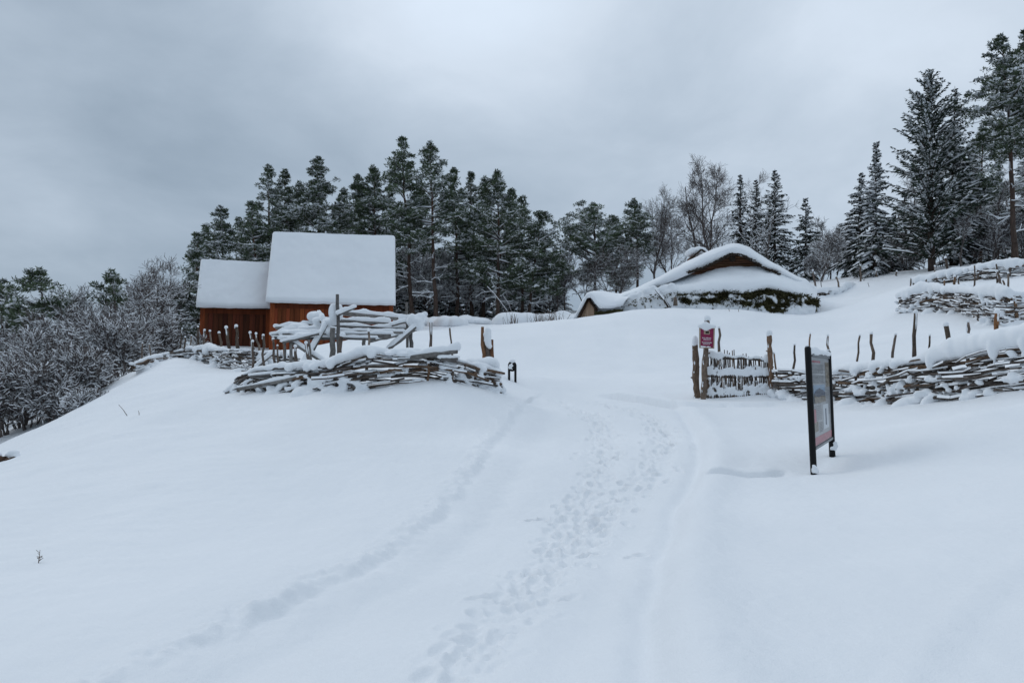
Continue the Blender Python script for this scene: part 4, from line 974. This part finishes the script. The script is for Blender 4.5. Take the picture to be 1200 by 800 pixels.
plate(sg, 'frame', 'beige', SC, 0, 0, 0, 0, .035, .034, [(-.05, .04, -.02, 1.02), (.96, 1.05, -.02, 1.02), (.04, .96, .975, 1.02), (.04, .96, -.02, .02)])
plate(sg, 'emblem', 'beige', SC, .28, .70, .68, .86, .025)
em = plate(sg, 'emblem_mark', 'black', SC, .40, .64, .73, .82, .029)
wr = []
for v, u0, u1 in ((.47, .17, .80), (.39, .24, .76), (.25, .15, .86), (.17, .22, .72)):
    u = u0; g = np.random.default_rng(int(v * 100))
    while u < u1: w_ = g.uniform(.03, .055); wr.append((u, min(u1, u + w_), v, v + g.choice([.035, .05]))); u += w_ + (.015 if g.random() < .8 else .05)
plate(sg, 'lettering', 'white', SC, 0, 0, 0, 0, .025, .004, wr)
s = Buf(); g = np.random.default_rng(5)
for k in range(10): s.blob(bil(SC, k / 9, 1.02, .01) + [0, -.0, .03], (.055, .06, .05 + .07 * math.exp(-((k / 9 - .42) / .25) ** 2)), (8, 6))
for k in range(8): s.blob(bil(SC, .1 + k / 10 * .9, .05, .035), (.03, .015, .012 + .02 * g.random()), (7, 5))
s.build('snow_cap', 'snow', sg, remesh=.015)

gt = thing('woven_gate', 'woven twig hurdle gate crusted with snow between two rough posts', 'gate', at(866, 466, 20.35))
GC = (at(829, 468, 20.5), at(903, 464.5, 20.2), at(900, 420, 20.2), at(828, 415.5, 20.5)); g = np.random.default_rng(21)
for k, v in enumerate((.06, .50, .94)):
    for q in range(2): b = Buf(); b.tube([bil(GC, u, v + .012 * math.sin(u * 9 + k) + q * .03, -.02 + .02 * math.sin(u * 40 + q * 3.14)) for u in np.linspace(-.03, 1.02, 24)], .016, 6, tone=TONES[k]); b.build('rail', 'rod', gt)
for u in (.0, .985): b = Buf(); b.tube([bil(GC, u, v, .0) for v in (-.05, .3, .7, 1.0)], .022, 7, tone=(1.2, 1.1, 1)); b.build('stile', 'stake', gt)
b = Buf(); s = Buf()
for k in range(62):
    u = (k + .5) / 62 + g.normal(0, .006); top = g.uniform(.92, 1.05) + (.12 if g.random() < .08 else 0); ph = (k % 2) * np.pi; du = g.normal(0, .012)
    P = [bil(GC, u + du * v + .004 * math.sin(v * 9 + k), v, .03 * math.cos(v * np.pi * 2.2 + ph)) for v in np.linspace(-.02, top, 10)]; b.tube(P, np.linspace(.016, .011, 10), 5, tone=TONES[int(g.integers(len(TONES)))])
b.build('woven_twigs', 'rod', gt)
for _ in range(760):   # snow packed between rails
    band = g.random(); u = g.random(); 
    if band < .46: v = .50 + abs(g.normal(0, .10)) + .05
    elif band < .85: v = .06 + abs(g.normal(0, .11)) * (1.5 if u < .45 or .58 < u else .5)
    else: v = g.uniform(.1, .95)
    if v > .80: continue
    s.blob(bil(GC, u, v, g.uniform(-.012, .03)), (.035 * g.uniform(.7, 1.4), .022, .035 * g.uniform(.6, 1.4)), (6, 4))
for k in range(26): s.blob(bil(GC, k / 25, 1.0 + .02 * math.sin(k), 0), (.06, .06, .045 * g.uniform(.5, 1.1) + (.07 if k < 7 else 0) + (.08 if k > 23 else 0)), (8, 6))
s.build('snow_cap', 'snow', gt, remesh=.02)

# ------------------------------------------------------------------ information board
bd = thing('information_board', 'black framed information board with printed panel leaning slightly in the snow', 'sign', at(953, 559, 11.6))
LT, LB = at(946.6, 408.5, 11.6), at(954.2, 566, 11.6); RT, RB = at(970.3, 413.5, 12.25), at(975.5, 536, 12.25)
for (Tp, Bp) in ((LT, LB), (RT, RB)):
    P = seg(Bp, Tp, 8); P = np.vstack([P, P[-1] + unit(P[-1] - P[-2]) * .022, P[-1] + unit(P[-1] - P[-2]) * .035]); r = np.full(10, .043); r[-2] = .037; r[-1] = .018
    b = Buf(); b.tube(P, r, 18); po = b.build('post', 'black', bd)
    s = Buf(); g = np.random.default_rng(int(Tp[0] * 10))
    for k in range(5): s.blob(P[-1] + [g.normal(0, .012), g.normal(0, .012), .004], (.03, .03, .016), (8, 6))
    for k in range(8): s.blob(Bp * .9 + Tp * .1 + [g.uniform(-.03, .05), -.05, g.uniform(-.03, .07)], (.03, .015, .03), (7, 5))
    s.build('snow_cap', 'snow', po, remesh=.012)
ux = unit(RT - LT)
def bq(f): return LB * (1 - f) + LT * f
def bq2(f): return RB * (1 - f) + RT * f
zt = .985; LTi, RTi = bq(zt) + ux * .05, bq2(zt) - ux * .035; LBi, RBi = bq(.245) + ux * .05, bq2(.175) - ux * .035
fw = np.array([ux[1], -ux[0], 0]); fw = unit(fw if fw[1] < 0 else -fw) * .045
BC = (LBi + fw * .3, RBi + fw * .3, RTi + fw * .3, LTi + fw * .3)
plate(bd, 'back_panel', 'alu', BC, 0, 1, 0, 1, -.012, .012)
plate(bd, 'header_bar', 'alu', BC, 0, 0, 0, 0, .03, .07, [(0, .95, .965, .99), (0, .95, .945, .962)])
plate(bd, 'bottom_bar', 'alu', BC, 0, 1, 0, .025, .02, .05)
pp = plate(bd, 'printed_panel', 'paper', BC, .01, .99, .027, .943, .004, .014)
plate(pp if False else bd, 'red_band', 'red', BC, .02, .98, .035, .115, .0075, .003)
plate(bd, 'heading', 'red', BC, 0, 0, 0, 0, .0075, .003, [(.06 + .055 * k, .105 + .055 * k, .885, .905) for k in range(8)])
tx = []
def para(u0, u1, v0, v1, n):
    for k in range(n):
        v = v1 - (v1 - v0) * k / n; u = u0
        while u < u1 - .02: w_ = rng.uniform(.03, .09); tx.append((u, min(u1, u + w_), v - .006, v)); u += w_ + .018
para(.06, .66, .77, .865, 7); para(.06, .66, .66, .75, 7); para(.06, .47, .27, .43, 8) ; para(.30, .48, .14, .25, 7); para(.74, .95, .3, .58, 16); para(.3,.48,.44,.47,2)
plate(bd, 'lettering', 'ink', BC, 0, 0, 0, 0, .0075, .003, tx)
# printed landscape picture
plate(bd, 'picture', 'photo_sky', BC, .06, .69, .46, .65, .0075, .003)
hill = [(.06, .555), (.14, .58), (.25, .60), (.38, .615), (.46, .60), (.55, .59), (.69, .565), (.69, .49), (.06, .49)]
b = Buf(); V = [bil(BC, u, v, .0105) for u, v in hill] + [bil(BC, .4, .53, .0105)]; b.add(V, t=[(k, (k + 1) % 9, 9) for k in range(9)]); b.build('picture_hill', 'photo_hill', bd, smooth=False)
land = [(.06, .46), (.69, .46), (.69, .515), (.5, .53), (.3, .52), (.12, .535), (.06, .55)]
b = Buf(); V = [bil(BC, u, v, .0125) for u, v in land] + [bil(BC, .35, .49, .0125)]; b.add(V, t=[(k, (k + 1) % 7, 7) for k in range(7)]); b.build('picture_ground', 'photo_land', bd, smooth=False)
plate(bd, 'picture', 'photo_land', BC, .76, .97, .62, .90, .0075, .003); plate(bd, 'picture', 'red', BC, .02, .14, .26, .40, .0075, .003); plate(bd, 'picture', 'photo_land', BC, .02, .24, .17, .27, .0075, .003)
plate(bd, 'picture', 'pale', BC, .54, .84, .16, .43, .0075, .003); plate(bd, 'picture', 'photo_hill', BC, .66, .71, .20, .38, .0105, .003)
s = Buf(); g = np.random.default_rng(31)
for k in range(14): s.blob(bil(BC, k / 13, .992, .0) + [0, 0, .012], (.05, .06, .03 + .022 * g.random() + .03 * math.exp(-((k - 3) / 3) ** 2)), (9, 6))
s.build('snow_cap', 'snow', bd, remesh=.014)

# ------------------------------------------------------------------ little black stand
SY_ = float(hit(600, 445)[1])
st = thing('trail_stand', 'small black round headed stand on two legs in the open snow', 'stand', at(600, 445, SY_))
for px in (596.6, 604): b = Buf(); b.tube(seg(at(px, 452, SY_), at(px, 428, SY_), 4), .030, 8); b.build('leg', 'black', st)
c0 = at(600.2, 429.0, SY_); b = Buf(); th = np.linspace(0, 2 * np.pi, 25); b.tube(np.stack([c0[0] + .085 * np.cos(th), c0[1] + 0 * th, c0[2] + .105 * np.sin(th)], -1), .028, 8, cap=False); b.build('ring', 'black', st)
b = Buf(); b.tube(seg(c0 + [.03, .05, 0], c0 + [.03, -.03, 0], 3), .07, 14); b.build('head', 'black', st)
s = Buf()
for k in range(6): s.blob(c0 + [rng.normal(0, .02), 0, .125], (.06, .05, .05), (8, 6))
for k in range(7): s.blob(c0 + [-.045 + rng.normal(0, .015), -.03, -.02 + rng.normal(0, .025)], (.045, .03, .045), (8, 6))
s.build('snow_cap', 'snow', st, remesh=.015)

# ------------------------------------------------------------------ turf house
th_ = thing('turf_house', 'low turf hut with log gable under thick snow and a dark mossy wall', 'house', at(862, 372, 40))
def catmull(keys, xs):
    k = np.array(keys, float); return np.stack([np.interp(xs, k[:, 0], k[:, j]) for j in range(1, k.shape[1])], -1)
def smooth1(a, n=5):
    for _ in range(n): a[1:-1] = (a[:-2] + 2 * a[1:-1] + a[2:]) / 4
    return a
def loft(rows, n=160, m=8, noise=.03, nsc=1.2, sm=3):
    """rows: list of polylines of (px,py,Y) -> surface through them, resampled and roughened"""
    R_ = []
    for r in rows:
        P = np.array([at(*p) for p in r]); d = np.concatenate([[0], np.cumsum(np.linalg.norm(np.diff(P, axis=0), axis=1))]); s = np.linspace(0, d[-1], n)
        Q = np.stack([np.interp(s, d, P[:, k]) for k in range(3)], -1); R_.append(smooth1(Q, sm))
    R_ = np.array(R_); t = np.linspace(0, len(R_) - 1, (len(R_) - 1) * m + 1); G = np.empty((len(t), n, 3)); 
    for i, tv in enumerate(t):
        k = min(int(tv), len(R_) - 2); f = tv - k; p0 = R_[max(0, k - 1)]; p1 = R_[k]; p2 = R_[k + 1]; p3 = R_[min(len(R_) - 1, k + 2)]
        G[i] = .5 * ((2 * p1) + (p2 - p0) * f + (2 * p0 - 5 * p1 + 4 * p2 - p3) * f * f + (3 * p1 - p0 - 3 * p2 + p3) * f ** 3)
    nz = noise * fbm(G[..., 0] * nsc, (G[..., 1] + G[..., 2]) * nsc, 4); G[..., 2] += nz; G[..., 1] += nz * .5
    return G
SIL = [(688,352),(694,350),(700,347),(724.7,345.5),(750,335),(776,322),(800,308.5),(825.6,296),(840,290),(851,286.2),(858,284.6),(866,285),(873,287.5),(880,291),(900,304),(915,312),(932,322),(945,329.5),(953,334.5),(957,341),(958.5,350)]
def sil(dpy, Y, dx=0.0, lim=None):
    out = []
    for (x, y) in SIL: out.append((x + (x - 862) * dx, y + (dpy(x) if callable(dpy) else dpy), Y(x) if callable(Y) else Y))
    return out
thk = lambda x: np.interp(x, [690, 740, 775, 800, 815, 840, 862, 880, 900, 915, 940, 958], [4, 9, 12, 16, 18, 17, 13, 14, 12.5, 9, 5, 2])
yfront = lambda x: np.interp(x, [690, 740, 800, 862, 930, 958], [38.3, 38.0, 37.2, 36.9, 37.2, 38.5])
G = loft([sil(lambda x: thk(x), lambda x: yfront(x) + .5), sil(lambda x: thk(x) * 1.0, lambda x: yfront(x) + .12), sil(lambda x: thk(x) * .55, lambda x: yfront(x) - .05), sil(lambda x: thk(x) * .18 + .5, lambda x: yfront(x) + .12),
          sil(0.3, lambda x: yfront(x) + .7), sil(2, lambda x: yfront(x) + 2.6), sil(8, lambda x: yfront(x) + 5), sil(14, lambda x: yfront(x) + 7), sil(60, lambda x: yfront(x) + 7.4)], n=200, m=6, noise=.06, nsc=1.1, sm=6)
b = Buf(); b.grid(G); b.build('roof_snow', 'snow', th_)
# dark bark edge hanging under the roof snow
b = Buf(); g = np.random.default_rng(41)
ed = [(x, y + thk(x) * .98) for (x, y) in SIL if 780 <= x <= 925]; ed = [(806, 319.5)] + [e for e in ed if 815 < e[0] < 903] + [(906, 318), (914, 322)]
for k in range(2):
    P = np.array([at(px, py + k * 1.0, 37.12 + .12 * k) for px, py in ed]); b.tube(P, .03, 7, tone=TONES[k])
for px, py in zip(np.interp(np.linspace(0, 1, 210), np.linspace(0, 1, len(ed)), [e[0] for e in ed]), np.interp(np.linspace(0, 1, 210), np.linspace(0, 1, len(ed)), [e[1] for e in ed])):
    p = at(px, py - .6, 37.0); b.blob(p + g.normal(0, .022, 3), (.05, .04, .03), (6, 4))
b.build('roof_edge', 'bark_board', th_)
# log gable with smoke hole
b = Buf(); L_t = [(808, 321), (863, 294), (908, 319)]; k = 0; py = 320.0
while py > 296.5:
    x0 = np.interp(-py, [-321, -294], [805, 863]); x1 = np.interp(-py, [-319, -294], [910, 863]); tn = g.uniform(.55, 1.35)
    b.tube(seg(at(x0, py, 37.55), at(x1, py, 37.55), 8), .066, 8, tone=(tn, tn * g.uniform(.85, 1), tn * .9)); py -= 3.1; k += 1
b.build('log_gable', 'log', th_)
b = Buf(); c = at(858.5, 303.2, 37.42); b.tube([c, c + [0, .06, 0]], .135, 16); b.build('smoke_hole', 'bark_board', th_)
# snow skirt over the turf wall
SK_T = [(779,330),(800,324.5),(818,318.5),(838,313.5),(860,312.3),(890,312.8),(908,315),(925,321),(945,329),(956,338)]
SK_L = [(770,345),(796,344),(812,344.5),(830,342.5),(846,341.5),(862,342),(875,341.5),(890,339),(908,338),(920,341),(935,344.5),(948,347),(958,352)]
def rs(K, Yf, d=0.0, dx=0.0): 
    return [(px + dx * (px - 862), py + (d(px) if callable(d) else d), Yf(px)) for px, py in K]
yw = lambda x: np.interp(x, [700, 760, 800, 830, 870, 910, 940, 955, 960], [38.4, 37.4, 36.9, 36.45, 36.2, 36.3, 36.7, 37.3, 38.2])
def mid(f, dy): 
    xs = np.linspace(775, 957.5, 40); t_ = np.interp(xs, [p[0] for p in SK_T], [p[1] for p in SK_T]); l_ = np.interp(xs, [p[0] for p in SK_L], [p[1] for p in SK_L]); return [(x, a * (1 - f) + c * f, yw(x) + dy) for x, a, c in zip(xs, t_, l_)]
G = loft([mid(-.10, 1.6), mid(.0, 1.25), mid(.28, .62), mid(.52, .12), mid(.78, -.05), mid(1.0, .0), mid(1.06, .14), mid(1.0, .5)], n=220, m=7, noise=.07, nsc=1.5)
b = Buf(); b.grid(G); b.build('skirt_snow', 'snow', th_)
# turf wall: bumpy bank plus moss tufts and plastered snow
xs = np.linspace(694, 959.5, 60); topw_ = np.interp(xs, [694, 720, 760, 796, 846, 875, 908, 932, 958], [357, 353, 340, 338, 338, 338, 335, 341, 349]); 
rows = [[(x, t_ + f * (378 - t_), yw(x) + .22 + .12 * (f < .1) - .25 * f) for x, t_ in zip(xs, topw_)] for f in (0, .25, .5, .75, 1)]
G = loft(rows, n=180, m=6, noise=.12, nsc=2.2, sm=1); b = Buf(); b.grid(G); b.build('turf_wall', 'turf', th_)
g = np.random.default_rng(43); b = Buf(); s = Buf(); pos = []; 
def dark_band(px):   # pixel rows where the moss shows
    return np.interp(px, [790, 800, 840, 870, 900, 925, 945, 957], [345, 345, 342, 342, 340, 345, 348, 352]), np.interp(px, [790, 800, 830, 867, 885, 900, 916, 930, 950, 957], [354, 355, 356, 357, 360, 364, 366, 356, 355, 357])
for _ in range(7500):
    px = g.uniform(792, 958); t_, l_ = dark_band(px); py = g.uniform(t_ - 2.5, l_ + 1); v = float(fbm(np.array(px * .11), np.array(py * .22), 3))
    if v < -.20: continue
    pos.append(at(px, py, yw(px) + .12 + g.normal(0, .05)))
pos = np.array(pos); N = len(pos); D = np.stack([g.normal(0, .5, N), -g.uniform(.3, 1, N), g.uniform(-1.0, .3, N)], -1); D /= np.linalg.norm(D, axis=1, keepdims=True); W_ = np.cross(D, g.normal(0, 1, (N, 3))); W_ /= np.linalg.norm(W_, axis=1, keepdims=True)
b.blades(pos, D * g.uniform(.10, .24, N)[:, None], W_ * .035); b.build('moss', 'turf', th_, smooth=False)
for _ in range(2200):
    px = g.uniform(700, 959); t_ = np.interp(px, [700, 730, 760, 790, 800, 959], [355, 352, 338, 332, 345, 345]); py = g.uniform(t_, 374); 
    if px > 790:
        a0, a1 = dark_band(px); v = float(fbm(np.array(px * .11), np.array(py * .22), 3))
        if a0 - 2 < py < a1 + 1 and v > -.16 and g.random() > .10: continue
    r = g.uniform(.06, .16) * (1 if px < 790 else .62); s.blob(at(px, py, yw(px) + .08 + g.normal(0, .04)), (r * 1.3, r, r * g.uniform(.6, 1.1)), (8, 5))
mb = Buf(); pp_ = []
for _ in range(420):
    px = g.uniform(722, 796); py = np.interp(px, [722, 760, 796], [356, 346, 342]) + abs(g.normal(0, 7)); v = float(fbm(np.array(px * .16), np.array(py * .3 + 7), 3))
    if v > .05 and py < 372: pp_.append(at(px, py, yw(px) - .06 + g.normal(0, .05)))
for _ in range(90):
    px = g.uniform(722, 795); py = g.uniform(np.interp(px, [722, 796], [356, 338]), 366); r = g.uniform(.08, .2); s.blob(at(px, py, yw(px) + .06), (r, r * .9, r * g.uniform(.8, 1.4)), (9, 6))
pp_ = np.array(pp_); N = len(pp_); D = np.stack([g.normal(0, .6, N), -g.uniform(.3, 1, N), g.uniform(-1.0, .5, N)], -1); D /= np.linalg.norm(D, axis=1, keepdims=True); W_ = np.cross(D, g.normal(0, 1, (N, 3))); W_ /= np.linalg.norm(W_, axis=1, keepdims=True)
mb.blades(pp_, D * g.uniform(.10, .28, N)[:, None], W_ * .03); mb.build('moss', 'turf', th_, smooth=False)
s.build('wall_snow', 'snow', th_, remesh=.05)
# rear smoke louver
b = Buf(); A = at(810, 303, 41); Bq = at(829, 303, 41.4); ax = Bq - A; bk = np.array([0, 1.0, 0]); zz = np.array([0, 0, 1.0])
b.box(A - zz * 1.0, ax, bk, zz * 1.12, tone=(1.2, 1, .8)); lv = b.build('smoke_louver', 'log', th_, smooth=False)
s = Buf(); 
for k in range(40): u = g.random(); q = g.random(); s.blob(A + ax * (u * 1.1 - .05) + bk * (q * 1.2 - .15) + zz * (.22 + .22 * math.sin(math.pi * min(1, u * .75 + .22))), (.17, .17, .16), (9, 6))
s.build('snow_cap', 'snow', lv, remesh=.04)
b = Buf(); b.tube(seg(at(808.5, 304, 40.9), at(822, 292.5, 40.9), 4), .05, 6); b.tube(seg(at(822, 292.5, 40.9), at(829, 297, 40.9), 4), .05, 6); b.build('verge', 'bark_board', lv)

# plank ended shed at the left end
sh = thing('plank_shed', 'tiny snow roofed lean-to with pale plank end at the turf hut left end', 'shed', at(688, 374, 37.8))
b = Buf(); g = np.random.default_rng(45)
for k in range(6):
    u0, u1 = k / 6, (k + .92) / 6; X = lambda u: np.interp(u, [0, 1], [681.5, 696.5]); top = lambda u: np.interp(X(u), [681, 689.5, 697], [368, 351.5, 358]); tn = g.uniform(.75, 1.2)
    Yk = lambda u: 38.0 - .25 * u; V = [at(X(u0), 380, Yk(u0)), at(X(u1), 380, Yk(u1)), at(X(u1), top(u1), Yk(u1)), at(X(u0), top(u0), Yk(u0))]; V += [v + np.array([0, .05, 0]) for v in V]
    b.add(V, [(0, 1, 2, 3), (7, 6, 5, 4), (0, 4, 5, 1), (1, 5, 6, 2), (2, 6, 7, 3), (3, 7, 4, 0)], tone=(tn, tn, tn))
b.build('plank_end', 'plank', sh, smooth=False)
b = Buf(); b.tube(seg(at(677, 376, 37.8), at(689.5, 350, 37.75), 5), .06, 7, tone=(.9, .7, .6)); b.tube(seg(at(689.5, 350, 37.75), at(700, 364, 37.55), 5), .06, 7, tone=(.9, .7, .6)); b.build('verge', 'bark_board', sh)
b = Buf(); r0 = [(697, 364, 37.7), (710, 364, 37.6), (730, 362, 37.6)]; G = loft([r0, [(x, y + 12, Y) for x, y, Y in r0]], n=30, m=4, noise=.1, nsc=3, sm=0); b.grid(G); b.build('side_wall', 'turf', sh)
sw = Buf()
rowsS = [[(672,377,38.2),(676,372,38.0),(682,360,37.7),(688,349,37.5),(692,348.5,37.45),(697,355,37.3),(703,361,37.2),(712,362,37.2),(730,358,37.4)],
         [(671,375,38.1),(675,368,37.9),(681,355,37.6),(687,344.5,37.4),(692,343,37.3),(699,349,37.15),(705,356,37.0),(714,358,37.0),(732,354,37.3)],
         [(672,374,38.4),(676,366,38.2),(682,352,38.0),(688,343.2,37.8),(694,341.8,37.8),(703,343.5,37.7),(712,347,37.6),(722,349,37.6),(738,347,37.8)],
         [(674,374,40),(680,364,40),(686,350,40),(692,343.2,40),(700,341.8,40),(712,342.5,40),(722,343.5,40),(732,344.5,40),(745,343,40)],
         [(680,376,41.5),(684,372,41.5),(690,362,41.5),(696,358,41.5),(704,356,41.5),(714,356,41.5),(724,356,41.5),(734,356,41.5),(748,356,41.5)]]
sw.grid(loft(rowsS, n=90, m=7, noise=.05, nsc=1.5)); sw.build('roof_snow', 'snow', sh)
# broken branch leaning on the turf wall
def stick(name, label, cat, pts, r, snow, seed, group=None, mat='bare', sides=6):
    P = np.array([at(*p) for p in pts]); t = thing(name, label, cat, P[0], group); b = Buf(); n = len(P); b.tube(P, np.linspace(r, r * .5, n), sides); o = b.build('stem', mat, t)
    if snow: s = Buf(); s.ridge(P[:-1], P[1:], np.full(n - 1, r * .5), np.full(n - 1, r * 1.1), np.full(n - 1, snow)); s.build('snow_cap', 'snow', t, smooth=False)
    return t
stick('broken_branch', 'dark broken branch leaning against the snowy turf wall', 'branch', [(784,360,36.3),(779,352,36.3),(773,345,36.4),(768,339,36.5)], .07, .06, 1, mat='bark_board')
stick('stump', 'short snow topped stub beside the leaning branch on turf wall', 'stump', [(791.5,358,36.2),(791.5,352,36.2),(791,348,36.2)], .10, .0, 2, mat='stake')
DRY = 'dry stalks standing out of the snow'
for i, (x0, y0, x1, y1, Y, lab) in enumerate([
    (855, 371, 854, 361, 34.6, 'tallest of three dry stalks before the dark turf wall'), (859.5, 372, 859.3, 367, 34.4, 'shortest dry stalk before the dark turf wall'), (866, 371, 865, 361.5, 34.5, 'right hand dry stalk of three before the turf wall'),
    (149, 486, 139, 474, 16.5, 'dry stalk slanting left on the upper left slope'), (163, 485, 162, 481, 16.5, 'tiny dry stalk right of the slanting one on left slope')]):
    stick('dry_stalk', lab, 'stalk', [(x0, y0 + 1, Y), ((x0 + x1) / 2 + .4, (y0 + y1) / 2, Y), (x1, y1, Y)], .016 if Y > 30 else .007, 0, i, DRY, 'dry')
ds = hit(45, 664); 
t = thing('dry_stalk', 'seed headed dry stalk alone on the near left snow slope', 'stalk', ds, DRY); b = Buf(); Ys_ = ds[1]; P = np.array([at(45, 667, Ys_), at(45.2, 658, Ys_), at(46, 652, Ys_), at(46.6, 647, Ys_)]); b.tube(P, [.004, .004, .003, .0025], 5)
for k in range(14): q = P[1] + (P[3] - P[1]) * rng.random(); b.tube([q, q + np.array([rng.normal(0, .018), rng.normal(0, .018), rng.uniform(.005, .03)])], .0022, 4)
b.build('stem', 'dry', t)
def grass_tuft(label, px, py, Y, h, w_, n, seed):
    g = np.random.default_rng(seed); c = at(px, py, Y); c[2] = gz(c[0], c[1]) - .05; t = thing('grass_tuft', label, 'dry grass', c, 'dry grass tufts on the field edge'); A = c + np.stack([g.normal(0, w_, n), g.normal(0, w_, n), np.zeros(n)], -1); B = A + np.stack([g.normal(0, w_ * .6, n), g.normal(0, w_ * .6, n), g.uniform(.4, 1, n) * h], -1)
    b = Buf(); b.prisms(A, B, np.full(n, .012), np.full(n, .006), 3); b.build('stems', 'dry', t)
grass_tuft('dry grass tuft nearest the big dark pine at the field edge', 601, 380, 44, .75, .18, 26, 1); grass_tuft('dry grass tuft on the field edge, middle one of three', 634, 376, 45, .75, .3, 40, 2); grass_tuft('dry grass tuft nearest the plank shed on the field edge', 649, 375, 45, .8, .3, 44, 3)
stick('leaning_stem', 'snow covered thin birch stem leaning left beneath the middle pines', 'stem', [(601,377,50),(594,364,50),(586,353,50),(578,343,50),(571,336,50)], .035, .03, 4)
stick('leaning_stem', 'second thinner snowy stem leaning beside the first below the pines', 'stem', [(604,376,50.5),(600,366,50.5),(596,356,50.5),(590,347,50.5)], .028, .025, 5)
stick('sapling', 'tiny forked sapling in the snow right of the turf house', 'sapling', [(1019,342,44),(1018.5,336,44),(1017,331,44)], .02, 0, 6)
# dark clod at the left picture edge
er = thing('earth_bank', 'dark red brown bare earth showing through snow at the left edge', 'earth', hit(4, 538)); b = Buf(); g = np.random.default_rng(51); c0 = hit(4, 539) + np.array([0, .1, .03])
for k in range(26): b.blob(c0 + np.array([g.uniform(-.5, .22), g.normal(0, .08), g.normal(0, .04) - .03]), (g.uniform(.06, .14), .08, g.uniform(.03, .08)), (7, 5))
b.build('clod', 'earth', er); s = Buf()
for k in range(16): s.blob(c0 + np.array([g.uniform(-.6, .3), .05, .09 + g.normal(0, .02)]), (.12, .12, .05), (8, 5))
s.build('snow_cap', 'snow', er, remesh=.03)
# snow mounds beneath the middle pines
for i, (px, py, Y, rx, rz) in enumerate([(505,377,48,1.3,.45),(528,378,47,1.0,.35),(556,377,50,1.1,.4),(600,374,49,1.3,.55),(622,370,49,1.6,.6),(650,370,52,1.6,.6),(672,371,50,1.2,.5)]):
    q = at(px, py, Y); b = Buf(); g = np.random.default_rng(60 + i)
    for k in range(7): b.blob(np.array([q[0] + g.normal(0, rx * .5), Y + g.normal(0, .4), gz(q[0], Y) + rz * .1]), (rx * g.uniform(.4, .8), .9, rz * g.uniform(.6, 1.3)), (14, 9))
    o = b.build('snow_mound', 'snow', None, remesh=.07); o['category'] = 'snow mound'; o['group'] = 'snow mounds under the middle pines'; o['label'] = 'low rounded snow mound beneath the pines right of the barn'

for o in scene.objects:
    if '_loc' in o: del o['_loc']
